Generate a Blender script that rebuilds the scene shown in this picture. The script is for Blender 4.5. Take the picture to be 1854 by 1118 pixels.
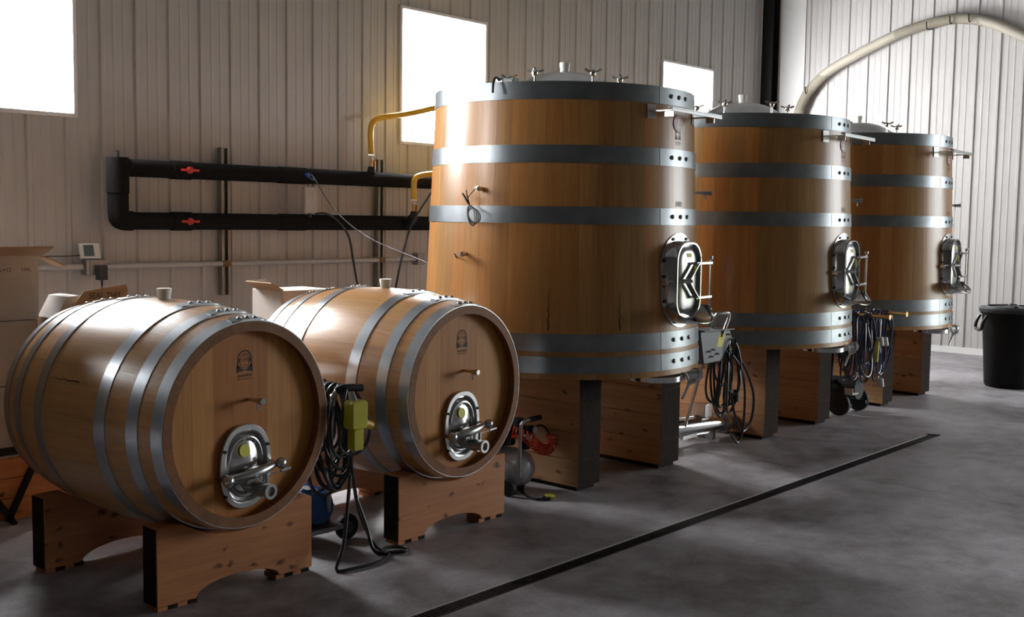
import bpy, math, random
from mathutils import Vector, Matrix
from math import pi, sin, cos, radians, sqrt

for o in list(bpy.data.objects):
    bpy.data.objects.remove(o)
S = bpy.context.scene
C = S.collection
rnd = random.Random(7)

# ------------------------------------------------------------------ camera
F_PX, PITCH, YAW, ROLL, EYE = 1975.63, radians(4.7098), radians(42.0749), radians(0.8186), 1.76
fw = Vector((cos(PITCH)*cos(YAW), cos(PITCH)*sin(YAW), -sin(PITCH)))
rt = Vector((sin(YAW), -cos(YAW), 0)); up = rt.cross(fw)
r2 = rt*cos(ROLL) + up*sin(ROLL); u2 = up*cos(ROLL) - rt*sin(ROLL)
cam_d = bpy.data.cameras.new('camera'); cam = bpy.data.objects.new('camera', cam_d); C.objects.link(cam)
M3 = Matrix((r2, u2, -fw)).transposed()
cam.matrix_world = Matrix.Translation((0, 0, EYE)) @ M3.to_4x4()
cam_d.sensor_width = 36; cam_d.lens = F_PX/1854*36; cam_d.clip_end = 200
S.camera = cam

# ------------------------------------------------------------------ exposure, sky, daylight
S.view_settings.view_transform = 'Standard'; S.view_settings.look = 'None'
S.view_settings.gamma = 1; S.view_settings.use_curve_mapping = False
S.view_settings.exposure = 0.0
S.cycles.diffuse_bounces = 2
SKY = 11.5            # overcast sky outside the open end door
WIN = 64.0            # translucent window panels in the long wall
world = bpy.data.worlds.new('sky'); S.world = world; world.use_nodes = True
bg = world.node_tree.nodes['Background']; bg.inputs['Color'].default_value = (0.93, 0.97, 1.0, 1); bg.inputs['Strength'].default_value = SKY

# room: X runs along the long wall, Y towards it, Z up
XE, YW, XF, YR, ZC = 15.19, 8.5, -9.0, -5.6, 5.6
DOOR_Y0, DOOR_Y1, DOOR_Z = -3.9, 1.2, 3.7
def portal(name, loc, rot, sx, sy):
    l = bpy.data.lights.new(name, 'AREA'); l.shape = 'RECTANGLE'; l.size = sx; l.size_y = sy
    l.cycles.is_portal = True
    o = bpy.data.objects.new(name, l); C.objects.link(o); o.location = loc; o.rotation_euler = rot
portal('end_door_portal', (XE+0.21, (DOOR_Y0+DOOR_Y1)/2, DOOR_Z/2), (pi/2, 0, pi/2), DOOR_Y1-DOOR_Y0, DOOR_Z)


# ------------------------------------------------------------------ mesh helpers
class MB:
    def __init__(s): s.v = []; s.f = []
    def add(s, vs, fs):
        n = len(s.v); s.v += [tuple(p) for p in vs]; s.f += [tuple(i+n for i in q) for q in fs]; return s
    def box(s, x0, x1, y0, y1, z0, z1):
        return s.add([(x0,y0,z0),(x1,y0,z0),(x1,y1,z0),(x0,y1,z0),(x0,y0,z1),(x1,y0,z1),(x1,y1,z1),(x0,y1,z1)],
                     [(0,3,2,1),(4,5,6,7),(0,1,5,4),(1,2,6,5),(2,3,7,6),(3,0,4,7)])
    def obox(s, p0, p1, w, h, upv=(0,0,1)):
        a, b = Vector(p0), Vector(p1); d = (b-a).normalized(); u = Vector(upv)
        sd = d.cross(u)
        if sd.length < 1e-6: sd = d.cross(Vector((1,0,0)))
        sd.normalize(); u = sd.cross(d); q = []
        for p in (a, b):
            for i, j in ((-1,-1),(1,-1),(1,1),(-1,1)): q.append(p + sd*(w/2*i) + u*(h/2*j))
        return s.add(q, [(3,2,1,0),(4,5,6,7),(0,1,5,4),(1,2,6,5),(2,3,7,6),(3,0,4,7)])
    def cyl(s, p0, p1, r0, r1=None, n=16, caps=True):
        r1 = r0 if r1 is None else r1
        a, b = Vector(p0), Vector(p1); d = (b-a).normalized()
        t = Vector((0,0,1)) if abs(d.z) < .9 else Vector((1,0,0))
        x = d.cross(t).normalized(); y = d.cross(x)
        q = []
        for p, r in ((a, r0), (b, r1)):
            for i in range(n):
                g = 2*pi*i/n; q.append(p + x*(r*cos(g)) + y*(r*sin(g)))
        fs = [(i, i+n, (i+1) % n+n, (i+1) % n) for i in range(n)]
        if caps: fs += [tuple(range(n)), tuple(range(2*n-1, n-1, -1))]
        return s.add(q, fs)
    def tube(s, pts, r, n=8, smooth=4, closed=False):
        P = [Vector(p) for p in pts]
        if smooth > 1: P = crom(P, smooth, closed)
        m = len(P); q = []; px = None
        for i in range(m):
            if closed: d = P[(i+1) % m]-P[i-1]
            else: d = P[min(i+1, m-1)]-P[max(i-1, 0)]
            d.normalize()
            if px is None:
                t = Vector((0,0,1)) if abs(d.z) < .9 else Vector((1,0,0)); px = d.cross(t).normalized()
            else: px = (px - d*px.dot(d)).normalized()
            py = d.cross(px)
            rr = r(i/(m-1)) if callable(r) else r
            for k in range(n):
                g = 2*pi*k/n; q.append(P[i] + px*(rr*cos(g)) + py*(rr*sin(g)))
        fs = []
        for i in range(m if closed else m-1):
            j = (i+1) % m
            for k in range(n): fs.append((i*n+k, i*n+(k+1) % n, j*n+(k+1) % n, j*n+k))
        if not closed: fs += [tuple(range(n-1, -1, -1)), tuple((m-1)*n+k for k in range(n))]
        return s.add(q, fs)
    def lathe(s, prof, n=48, o=(0,0,0), ax=(0,0,1), a0=0.0, a1=2*pi, sx=1.0):
        d = Vector(ax).normalized(); t = Vector((1,0,0)) if abs(d.x) < .9 else Vector((0,1,0))
        x = (t - d*t.dot(d)).normalized(); y = d.cross(x); o = Vector(o)
        full = abs(a1-a0-2*pi) < 1e-6; m = n if full else n+1; k = len(prof); q = []
        for i in range(m):
            g = a0+(a1-a0)*i/n
            for r, z in prof: q.append(o + x*(r*cos(g)*sx) + y*(r*sin(g)) + d*z)
        fs = []
        for i in range(n):
            j = (i+1) % m
            for e in range(k-1): fs.append((i*k+e, j*k+e, j*k+e+1, i*k+e+1))
        return s.add(q, fs)
    def prism(s, poly, y0, y1, plane='xz'):
        n = len(poly); q = []
        for y in (y0, y1):
            for a, b in poly:
                q.append({'xz': (a, y, b), 'xy': (a, b, y), 'yz': (y, a, b)}[plane])
        return s.add(q, [tuple(range(n)), tuple(range(2*n-1, n-1, -1))] + [(i, i+n, (i+1) % n+n, (i+1) % n) for i in range(n)])
    def ringprism(s, outer, inner, y0, y1):
        n = len(outer); q = []
        for y in (y0, y1):
            for L in (outer, inner):
                for a, b in L: q.append((a, y, b))
        fs = []
        for i in range(n):
            j = (i+1) % n
            fs += [(i, j, n+j, n+i), (2*n+i, 3*n+i, 3*n+j, 2*n+j), (i, 2*n+i, 2*n+j, j), (n+i, n+j, 3*n+j, 3*n+i)]
        return s.add(q, fs)

def crom(P, k, closed=False):
    out = []; m = len(P)
    for i in range(m if closed else m-1):
        if closed: a, b, c, d = P[i-1], P[i], P[(i+1) % m], P[(i+2) % m]
        else: a, b, c, d = P[max(i-1, 0)], P[i], P[i+1], P[min(i+2, m-1)]
        for j in range(k):
            t = j/k
            out.append(.5*((2*b)+(c-a)*t+(2*a-5*b+4*c-d)*t*t+(3*b-a-3*c+d)*t**3))
    if not closed: out.append(P[-1])
    return out

def mesh(name, mb, mat, ang=35):
    me = bpy.data.meshes.new(name); me.from_pydata(mb.v, [], mb.f); me.validate()
    import bmesh
    b = bmesh.new(); b.from_mesh(me); bmesh.ops.recalc_face_normals(b, faces=b.faces); b.to_mesh(me); b.free()
    me.polygons.foreach_set('use_smooth', [True]*len(me.polygons)); me.set_sharp_from_angle(angle=radians(ang))
    me.materials.append(mat); return me
def link(name, me, parent=None, loc=(0,0,0), rot=(0,0,0), color=None):
    o = bpy.data.objects.new(name, me); C.objects.link(o); o.location = loc; o.rotation_euler = rot
    if parent: o.parent = parent
    if color: o.color = color
    return o
def obj(name, mb, mat, parent=None, loc=(0,0,0), rot=(0,0,0), bev=0, seg=2, ang=35, label=None):
    o = link(name, mesh(name, mb, mat, ang), parent, loc, rot)
    if bev:
        m = o.modifiers.new('bevel', 'BEVEL'); m.width = bev; m.segments = seg; m.limit_method = 'ANGLE'; m.angle_limit = radians(40)
    if label: o['label'] = label
    return o
def face_mat(o, mat, test):
    o.data.materials.append(mat)
    for p in o.data.polygons:
        if test(p.normal): p.material_index = 1
    return o
def tag(o, label, cat, group=None, kind=None):
    o['label'] = label; o['category'] = cat
    if group: o['group'] = group
    if kind: o['kind'] = kind
    return o
def thing(name, label, cat, loc=(0,0,0), rz=0, group=None):
    o = bpy.data.objects.new(name, None); C.objects.link(o); o.location = loc; o.rotation_euler = (0,0,rz); o.empty_display_size = .2
    return tag(o, label, cat, group)
def struct(name, mb, mat, **k):
    o = obj(name, mb, mat, **k); o['kind'] = 'structure'; return o
def copy_tree(o, parent=None):
    c = o.copy(); C.objects.link(c)
    if parent: c.parent = parent; c.matrix_parent_inverse = o.matrix_parent_inverse.copy()
    for ch in [x for x in list(bpy.data.objects) if x.parent == o]: copy_tree(ch, c)
    return c
def text_mb(txt, size, shear=0.0):
    cu = bpy.data.curves.new('t', 'FONT'); cu.body = txt; cu.size = size; cu.shear = shear; cu.align_x = 'CENTER'; cu.align_y = 'CENTER'
    cu.resolution_u = 2
    o = bpy.data.objects.new('t', cu); C.objects.link(o)
    dg = bpy.context.evaluated_depsgraph_get(); dg.update()
    me = bpy.data.meshes.new_from_object(o.evaluated_get(dg))
    mb = MB(); mb.add([(v.co.x, 0, v.co.y) for v in me.vertices], [tuple(p.vertices) for p in me.polygons])
    bpy.data.objects.remove(o); bpy.data.curves.remove(cu); bpy.data.meshes.remove(me)
    return mb
def merge(mb, other, fn): mb.add([fn(p) for p in other.v], other.f); return mb
def rrect(w, h, r, n=6, cx=0, cz=0):
    out = []
    for qx, qz, a in ((1,1,0), (-1,1,pi/2), (-1,-1,pi), (1,-1,3*pi/2)):
        for i in range(n+1):
            g = a+pi/2*i/n; out.append((cx+qx*(w/2-r)+r*cos(g), cz+qz*(h/2-r)+r*sin(g)))
    return out

# ------------------------------------------------------------------ materials
def nm(name):
    m = bpy.data.materials.new(name); m.use_nodes = True
    nt = m.node_tree; b = nt.nodes['Principled BSDF']; return m, nt, b
def nd(nt, t, **k):
    n = nt.nodes.new(t)
    for a, v in k.items(): setattr(n, a, v)
    return n
def plain(name, col, rough=.5, metal=0.0, coat=0.0, spec=.5, var=.06, scale=9.0, bump=0.0, bscale=60.0, stretch=(1,1,1)):
    m, nt, b = nm(name); L = nt.links
    tc = nd(nt, 'ShaderNodeTexCoord'); mp = nd(nt, 'ShaderNodeMapping'); mp.inputs['Scale'].default_value = stretch
    L.new(tc.outputs['Object'], mp.inputs['Vector'])
    n = nd(nt, 'ShaderNodeTexNoise'); n.inputs['Scale'].default_value = scale; n.inputs['Detail'].default_value = 5
    L.new(mp.outputs['Vector'], n.inputs['Vector'])
    r = nd(nt, 'ShaderNodeValToRGB'); r.color_ramp.elements[0].position = .3; r.color_ramp.elements[1].position = .7
    r.color_ramp.elements[0].color = tuple(c*(1-var) for c in col)+(1,); r.color_ramp.elements[1].color = tuple(min(1, c*(1+var)) for c in col)+(1,)
    L.new(n.outputs['Fac'], r.inputs['Fac']); L.new(r.outputs['Color'], b.inputs['Base Color'])
    b.inputs['Roughness'].default_value = rough; b.inputs['Metallic'].default_value = metal
    b.inputs['Coat Weight'].default_value = coat; b.inputs['Coat Roughness'].default_value = .15; b.inputs['Specular IOR Level'].default_value = spec
    if bump:
        n2 = nd(nt, 'ShaderNodeTexNoise'); n2.inputs['Scale'].default_value = bscale; n2.inputs['Detail'].default_value = 3
        L.new(mp.outputs['Vector'], n2.inputs['Vector'])
        bp = nd(nt, 'ShaderNodeBump'); bp.inputs['Strength'].default_value = bump; bp.inputs['Distance'].default_value = .002
        L.new(n2.outputs['Fac'], bp.inputs['Height']); L.new(bp.outputs['Normal'], b.inputs['Normal'])
    return m
def wood(name, dark, light, axis='z', rough=.34, coat=.35, spec=.5, knots=False, grain=1.0):
    m, nt, b = nm(name); L = nt.links
    tc = nd(nt, 'ShaderNodeTexCoord'); oi = nd(nt, 'ShaderNodeObjectInfo')
    ml = nd(nt, 'ShaderNodeMath', operation='MULTIPLY'); ml.inputs[1].default_value = 37.0; L.new(oi.outputs['Random'], ml.inputs[0])
    ad = nd(nt, 'ShaderNodeVectorMath', operation='ADD'); L.new(tc.outputs['Object'], ad.inputs[0]); L.new(ml.outputs[0], ad.inputs[1])
    def stretched(across, along):
        mp = nd(nt, 'ShaderNodeMapping'); s = [across]*3; s['xyz'.index(axis)] = along
        mp.inputs['Scale'].default_value = s; L.new(ad.outputs[0], mp.inputs['Vector']); return mp
    n1 = nd(nt, 'ShaderNodeTexNoise'); n1.inputs['Scale'].default_value = 1; n1.inputs['Detail'].default_value = 6; n1.inputs['Roughness'].default_value = .6
    n1.inputs['Distortion'].default_value = .6
    L.new(stretched(34*grain, 1.3).outputs[0], n1.inputs['Vector'])
    n2 = nd(nt, 'ShaderNodeTexNoise'); n2.inputs['Scale'].default_value = 1; n2.inputs['Detail'].default_value = 3
    L.new(stretched(230*grain, 9).outputs[0], n2.inputs['Vector'])
    mx = nd(nt, 'ShaderNodeMix'); mx.inputs[0].default_value = .35; L.new(n1.outputs['Fac'], mx.inputs[2]); L.new(n2.outputs['Fac'], mx.inputs[3])
    r = nd(nt, 'ShaderNodeValToRGB'); r.color_ramp.elements[0].position = .32; r.color_ramp.elements[1].position = .68
    r.color_ramp.elements[0].color = dark+(1,); r.color_ramp.elements[1].color = light+(1,)
    L.new(mx.outputs[0], r.inputs['Fac']); col = r.outputs['Color']
    if knots:
        vo = nd(nt, 'ShaderNodeTexVoronoi'); vo.inputs['Scale'].default_value = 1; vo.inputs['Randomness'].default_value = 1
        mp = nd(nt, 'ShaderNodeMapping'); s = [13.0]*3; s['xyz'.index(axis)] = 6.5; mp.inputs['Scale'].default_value = s
        nz = nd(nt, 'ShaderNodeTexNoise'); nz.inputs['Scale'].default_value = 14; L.new(ad.outputs[0], nz.inputs['Vector'])
        vm = nd(nt, 'ShaderNodeVectorMath', operation='MULTIPLY_ADD'); vm.inputs[1].default_value = (.07,)*3
        L.new(nz.outputs['Color'], vm.inputs[0]); L.new(ad.outputs[0], vm.inputs[2]); L.new(vm.outputs[0], mp.inputs['Vector'])
        L.new(mp.outputs[0], vo.inputs['Vector'])
        kr = nd(nt, 'ShaderNodeValToRGB'); kr.color_ramp.elements[0].position = .08; kr.color_ramp.elements[1].position = .24
        kr.color_ramp.elements[0].color = (.22,.16,.12,1); kr.color_ramp.elements[1].color = (1,1,1,1); L.new(vo.outputs['Distance'], kr.inputs['Fac'])
        k2 = nd(nt, 'ShaderNodeMix', data_type='RGBA', blend_type='MULTIPLY'); k2.inputs[0].default_value = 1
        L.new(col, k2.inputs[6]); L.new(kr.outputs['Color'], k2.inputs[7]); col = k2.outputs[2]
    mc = nd(nt, 'ShaderNodeMix', data_type='RGBA', blend_type='MULTIPLY'); mc.inputs[0].default_value = 1
    L.new(col, mc.inputs[6]); L.new(oi.outputs['Color'], mc.inputs[7]); L.new(mc.outputs[2], b.inputs['Base Color'])
    b.inputs['Roughness'].default_value = rough; b.inputs['Coat Weight'].default_value = coat; b.inputs['Coat Roughness'].default_value = .28
    b.inputs['Specular IOR Level'].default_value = spec
    bp = nd(nt, 'ShaderNodeBump'); bp.inputs['Strength'].default_value = .12; bp.inputs['Distance'].default_value = .001
    L.new(n2.outputs['Fac'], bp.inputs['Height']); L.new(bp.outputs['Normal'], b.inputs['Normal'])
    return m
def concrete():
    m, nt, b = nm('concrete'); L = nt.links
    tc = nd(nt, 'ShaderNodeTexCoord'); geo = nd(nt, 'ShaderNodeNewGeometry')
    def noise(sc, det, rgh=.55, dist=0):
        n = nd(nt, 'ShaderNodeTexNoise'); n.inputs['Scale'].default_value = sc; n.inputs['Detail'].default_value = det
        n.inputs['Roughness'].default_value = rgh; n.inputs['Distortion'].default_value = dist; L.new(geo.outputs['Position'], n.inputs['Vector']); return n
    a = noise(.9, 8, .62, .4); c = noise(4.5, 8, .65, .3); d = noise(40, 4)
    r = nd(nt, 'ShaderNodeValToRGB'); e = r.color_ramp.elements
    e[0].position = .36; e[0].color = (.15,.128,.13,1); e[1].position = .62; e[1].color = (.47,.45,.475,1)
    mx = nd(nt, 'ShaderNodeMix'); mx.inputs[0].default_value = .45; L.new(a.outputs['Fac'], mx.inputs[2]); L.new(c.outputs['Fac'], mx.inputs[3])
    L.new(mx.outputs[0], r.inputs['Fac'])
    m2 = nd(nt, 'ShaderNodeMix', data_type='RGBA', blend_type='OVERLAY'); m2.inputs[0].default_value = .25
    L.new(r.outputs['Color'], m2.inputs[6]); L.new(d.outputs['Fac'], m2.inputs[7]); L.new(m2.outputs[2], b.inputs['Base Color'])
    rr = nd(nt, 'ShaderNodeMapRange'); rr.inputs['To Min'].default_value = .34; rr.inputs['To Max'].default_value = .62
    L.new(c.outputs['Fac'], rr.inputs['Value']); L.new(rr.outputs[0], b.inputs['Roughness'])
    bp = nd(nt, 'ShaderNodeBump'); bp.inputs['Strength'].default_value = .12; bp.inputs['Distance'].default_value = .004
    L.new(c.outputs['Fac'], bp.inputs['Height']); L.new(bp.outputs['Normal'], b.inputs['Normal'])
    return m
def emit(name, col, st):
    m, nt, b = nm(name); b.inputs['Base Color'].default_value = col+(1,); b.inputs['Emission Color'].default_value = col+(1,)
    b.inputs['Emission Strength'].default_value = st; b.inputs['Roughness'].default_value = .4; return m

M = dict(
    oak_y=wood('oak_barrel_stave', (.46,.20,.055), (.65,.335,.105), 'y', rough=.36, coat=1.0),
    oak_z=wood('oak_upright', (.40,.175,.046), (.58,.295,.092), 'z', rough=.31, coat=.0, spec=.6),
    oak_head=wood('oak_head', (.46,.185,.044), (.63,.29,.08), 'z', rough=.5, coat=.0, spec=.3),
    oak_x=wood('oak_lengthwise', (.40,.18,.05), (.58,.305,.1), 'x'),
    beam=wood('redwood_beam', (.45,.15,.05), (.63,.27,.1), 'x', rough=.6, coat=0, knots=True, grain=.8),
    endgrain=plain('dark_end_grain', (.024,.015,.010), .8, var=.35, scale=25, spec=.1),  # near-black brown on timber ends, foot strips and alternate foot pads
    beam_y=wood('pine_beam', (.33,.15,.06), (.52,.28,.12), 'y', rough=.6, coat=0, knots=True, grain=.8),
    galv=plain('galvanised_hoop', (.26,.28,.295), .36, .85, var=.16, scale=7, bump=.05),
    hoopb=plain('bright_galvanised_hoop', (.52,.55,.58), .3, .9, var=.1, scale=9, bump=.04),
    chime=wood('oak_chime_shaded', (.2,.078,.03), (.31,.135,.055), 'y', rough=.55, coat=0, spec=.25),  # darker end grain, with the shadow inside the rim put into the colour
    steel=plain('stainless', (.62,.62,.62), .14, 1.0, var=.05),
    cover=plain('pressed_stainless', (.5,.5,.49), .24, 1.0, var=.1),
    rail=plain('satin_stainless', (.27,.27,.27), .42, .9),
    brushed=plain('brushed_stainless', (.58,.58,.57), .28, 1.0, var=.08),
    rivet=plain('rivet_steel', (.36,.38,.4), .35, .9),
    panel=plain('white_painted_metal', (.48,.462,.445), .42, 0, var=.03, scale=2.5),
    trimw=plain('white_trim', (.78,.77,.75), .4, 0, var=.02),
    conc=concrete(),
    joint=plain('joint_dark', (.06,.05,.05), .9),
    ceil=plain('ceiling_sheet', (.10,.097,.094), .7),
    dim=plain('dark_unseen_wall', (.07,.06,.05), .7),  # unseen walls, coloured dark to cut the light they bounce back
    foam=plain('black_foam', (.016,.015,.015), .95, 0, spec=.08, var=.2, scale=30, bump=.15),
    black=plain('black_plastic', (.018,.018,.02), .42, 0, var=.1),
    rubber=plain('black_rubber', (.014,.014,.015), .6, 0, spec=.3, var=.1),
    cable=plain('black_cable', (.022,.022,.025), .32, 0, var=.1),
    bluecable=plain('navy_cable', (.02,.025,.06), .28, 0, var=.1),
    blacksteel=plain('black_painted_steel', (.01,.01,.011), .55, 0, spec=.25, var=.1),
    grate=plain('cast_grate', (.035,.037,.042), .4, .6, var=.15),
    red=plain('red_plastic', (.6,.03,.025), .4),
    redhose=plain('red_coil_hose', (.75,.06,.02), .3),
    yellow=plain('yellow_hose', (.75,.42,.02), .38),
    yellowbox=plain('yellow_plastic', (.55,.5,.03), .4),
    yellowtape=plain('yellow_sticker', (.75,.68,.05), .5),
    rust=plain('rusty_steel', (.2,.11,.05), .7, .3, var=.3, scale=40),
    brass=plain('brass', (.55,.38,.18), .35, .9),
    strut=plain('strut_channel', (.27,.27,.24), .45, .6, var=.1),
    conduit=plain('grey_conduit', (.5,.49,.47), .45, .2),
    gbox=plain('grey_metal_box', (.3,.3,.3), .4, .7),
    whiteplastic=plain('white_plastic', (.72,.72,.68), .4),
    greyplastic=plain('grey_plastic', (.5,.49,.46), .5),
    wire=plain('grey_wire', (.12,.115,.11), .5),
    screen=plain('lcd_screen', (.07,.11,.09), .25),
    silicone=plain('white_silicone', (.9,.88,.8), .45, var=.02),
    card=plain('white_cardboard', (.62,.56,.51), .75, var=.03),
    brown=plain('brown_cardboard', (.42,.28,.17), .8, var=.06),
    ink=plain('printed_ink', (.02,.018,.018), .7),
    brand=plain('burnt_mark', (.025,.012,.006), .7),
    faint=plain('faded_mark', (.17,.095,.04), .6),
    badge=plain('maroon_badge', (.42,.02,.04), .35),
    hose=plain('beige_hose', (.40,.36,.29), .5, var=.04),
    blue=plain('blue_motor_paint', (.02,.09,.32), .35),
    silver=plain('silver_tank_paint', (.66,.68,.74), .3, .3),
    grey=plain('grey_motor_paint', (.1,.105,.12), .45),
    lawn=plain('lawn', (.15,.17,.07), .9, var=.3, scale=3),
    crack=plain('crack', (.06,.025,.012), .9),
    pane=emit('daylit_panel', (.96,.98,1.0), WIN),
)

_b = M['silicone'].node_tree.nodes['Principled BSDF']; _b.inputs['Subsurface Weight'].default_value = .6; _b.inputs['Subsurface Radius'].default_value = (.03, .03, .025)

# ------------------------------------------------------------------ floor
floor = struct('floor', MB().box(XF, XE, YR, YW, -.3, -.03), M['joint'])
DR0, DR1, DRX0, DRX1, JX = 3.37, 3.475, -2.0, 9.09, 7.15
g = .0025
slabs = [(XF, JX-g, YR, DR0), (XF, JX-g, DR1, YW), (JX+g, DRX1, YR, DR0), (JX+g, DRX1, DR1, YW), (DRX1, XE, YR, YW), (XF, DRX0, DR0, DR1)]
for x0, x1, y0, y1 in slabs: obj('slab', MB().box(x0, x1, y0, y1, -.03, 0), M['conc'], floor)

# ------------------------------------------------------------------ walls: solid backing with openings, ribbed sheets in front
WZ0, WZ1, WW = 2.545, 3.885, 1.225
WINS = [(2.93, 2.93+WW), (7.655, 7.655+WW), (12.35, 12.35+WW), (-1.8, -1.8+WW)]
mb = MB(); xs = XF-.2
for a, b_ in sorted(WINS):
    mb.box(xs, a, YW, YW+.2, -.3, ZC); mb.box(a, b_, YW, YW+.2, -.3, WZ0); mb.box(a, b_, YW, YW+.2, WZ1, ZC); xs = b_
mb.box(xs, XE+.2, YW, YW+.2, -.3, ZC)
wall_left = struct('wall_left', mb, M['panel'])
mb = MB()
mb.box(XE, XE+.2, DOOR_Y1, YW, -.3, ZC); mb.box(XE, XE+.2, DOOR_Y0, DOOR_Y1, DOOR_Z, ZC); mb.box(XE, XE+.2, YR-.2, DOOR_Y0, -.3, ZC)
wall_end = struct('wall_end', mb, M['panel'])
wall_right = struct('wall_right', MB().box(XF-.2, XE+.2, YR-.2, YR, -.3, ZC), M['dim'])
wall_front = struct('wall_front', MB().box(XF-.2, XF, YR, YW, -.3, ZC), M['dim'])
ceiling = struct('ceiling', MB().box(XF-.2, XE+.2, YR-.2, YW+.2, ZC, ZC+.15), M['ceil'])
struct('ground_outside', MB().box(XE+.2, XE+60, -60, 40, -.35, -.05).box(-40, XE+.2, -60, YR-.2, -.35, -.05), M['lawn'])

RIB = .3048
def sheet_profile():
    p = []
    for k in range(3):
        u = k*RIB
        p += [(u, .003), (u+.012, .021), (u+.042, .021), (u+.056, .003)]
        for m in (.118, .206):
            p += [(u+m, .003), (u+m+.006, .0065), (u+m+.022, .0065), (u+m+.028, .003)]
    p.append((3*RIB-.0006, .003)); return p
PROF = sheet_profile()
def clip(p, a, b):
    out = []
    for (u0, d0), (u1, d1) in zip(p, p[1:]):
        lo, hi = max(u0, a), min(u1, b)
        if hi <= lo: continue
        f = lambda u: d0+(d1-d0)*(u-u0)/(u1-u0)
        for q in ((lo, f(lo)), (hi, f(hi))):
            if not out or abs(out[-1][0]-q[0]) > 1e-6: out.append(q)
    return out
def sheet(mb, prof, z0, z1, fn):
    n = len(prof)
    mb.add([fn(u, d, z) for z in (z0, z1) for u, d in prof], [(i, i+1, n+i+1, n+i) for i in range(n-1)])
def panels(parent, u_start, count, fn, holes, zrows):
    shared = None; shared_s = None
    for i in range(count):
        u0 = u_start+i*3*RIB; u1 = u0+3*RIB
        cut = [h for h in holes if h[0] < u1 and h[1] > u0]
        if cut or shared is None:
            mb = MB()
            if cut:
                a, b_, z0, z1 = cut[0]
                la, lb = max(a-u0, 0), min(b_-u0, 3*RIB)
                if la > 0: sheet(mb, clip(PROF, 0, la), 0.09, ZC, fn)
                if lb < 3*RIB: sheet(mb, clip(PROF, lb, 3*RIB), 0.09, ZC, fn)
                sheet(mb, clip(PROF, la, lb), 0.09, z0, fn); sheet(mb, clip(PROF, la, lb), z1, ZC, fn)
            else: sheet(mb, PROF, 0.09, ZC, fn)
            me = mesh('panel', mb, M['panel'], 20)
            if not cut: shared = me
        else: me = shared
        sb = MB()
        for z in zrows:
            for k in range(3):
                u = k*RIB+.078
                if any(h[0]-.02 < u0+u < h[1]+.02 and h[2]-.02 < z < h[3]+.02 for h in cut): continue
                sb.cyl(fn(u, .002, z), fn(u, .007, z), .006, .004, n=6)
        loc = Vector(fn(u0, 0, 0)) - Vector(fn(0, 0, 0))
        o = link('panel', me, parent, loc)
        s = link('screws', mesh('screws', sb, M['conduit']), o); s['kind'] = 'stuff'
# rib phase from the photograph: a rib stands at X = 4.44 on the long wall
panels(wall_left, 4.43-.045-12*RIB*3/3-8*RIB*3/3*1.0, 25, lambda u, d, z: (u, YW-d, z), [(a-.035, b_+.035, WZ0-.035, WZ1+.035) for a, b_ in WINS], [1.15, 2.05, 2.95, 3.75, 4.6])
panels(wall_end, -8.46, 7, lambda u, d, z: (XE-d, -u, z), [], [1.15, 2.05, 2.95, 3.75, 4.6])
obj('base_flashing', MB().box(XF, XE-.01, YW-.012, YW, 0, .09), M['trimw'], wall_left)
obj('base_flashing', MB().box(XE-.012, XE, DOOR_Y1, YW-.02, 0, .09), M['trimw'], wall_end)
obj('corner_flashing', MB().box(XE-.26, XE-.001, YW-.026, YW-.001, 0, ZC).box(XE-.026, XE-.001, YW-.62, YW-.03, 0, ZC), M['trimw'], wall_end)

for i, (a, b_) in enumerate(WINS):
    mb = MB(); t = .035
    mb.box(a-t, a, YW-.035, YW+.1, WZ0-t, WZ1+t).box(b_, b_+t, YW-.035, YW+.1, WZ0-t, WZ1+t)
    mb.box(a, b_, YW-.035, YW+.1, WZ0-t, WZ0).box(a, b_, YW-.035, YW+.1, WZ1, WZ1+t)
    w = struct('window_%d' % (i+1), mb, M['trimw'], bev=.004, seg=1)
    obj('pane', MB().box(a, b_, YW+.015, YW+.03, WZ0, WZ1), M['pane'], w)
mb = MB(); t = .1
mb.box(XE-.03, XE+.22, DOOR_Y0-t, DOOR_Y0, 0, DOOR_Z+t).box(XE-.03, XE+.22, DOOR_Y1, DOOR_Y1+t, 0, DOOR_Z+t).box(XE-.03, XE+.22, DOOR_Y0, DOOR_Y1, DOOR_Z, DOOR_Z+t)
struct('door_1', mb, M['trimw'])

col = MB().box(14.94, 14.952, 8.3, 8.472, 0, ZC).box(15.128, 15.14, 8.3, 8.472, 0, ZC).box(14.952, 15.128, 8.38, 8.39, 0, ZC)
struct('trim_1', col, M['blacksteel'])

# ------------------------------------------------------------------ trench drain: every bar of the grating in view a piece of its own
drain = thing('floor_drain', 'long black slotted trench drain let into the concrete floor', 'drain', (0, 0, 0))
obj('channel', MB().box(DRX0, DRX1, DR0, DR1, -.03, -.026), M['joint'], drain)
obj('edge_rail', MB().box(DRX0, DRX1, DR1-.012, DR1-.001, -.02, .001), M['conduit'], drain)
obj('edge_rail', MB().box(DRX0, DRX1, DR0+.001, DR0+.010, -.02, .001), M['grate'], drain)
obj('end_plate', MB().prism([(DRX1-.01, DR1+.01), (DRX1+.05, DR0+.01), (DRX1-.01, DR0)], .0005, .004, 'xy'), M['blacksteel'], drain)
bar = mesh('bar', MB().box(-.0062, .0062, DR0+.012, DR1-.014, -.018, -.001), M['grate'])
STEP = .021; x = 2.95; n = 0
while n < 290 and x < DRX1-.01:
    link('bar', bar, drain, (x, 0, 0)); x += STEP; n += 1
rest = MB(); xx = 2.95-STEP
while xx > DRX0: rest.box(xx-.0062, xx+.0062, DR0+.012, DR1-.014, -.018, -.001); xx -= STEP
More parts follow.
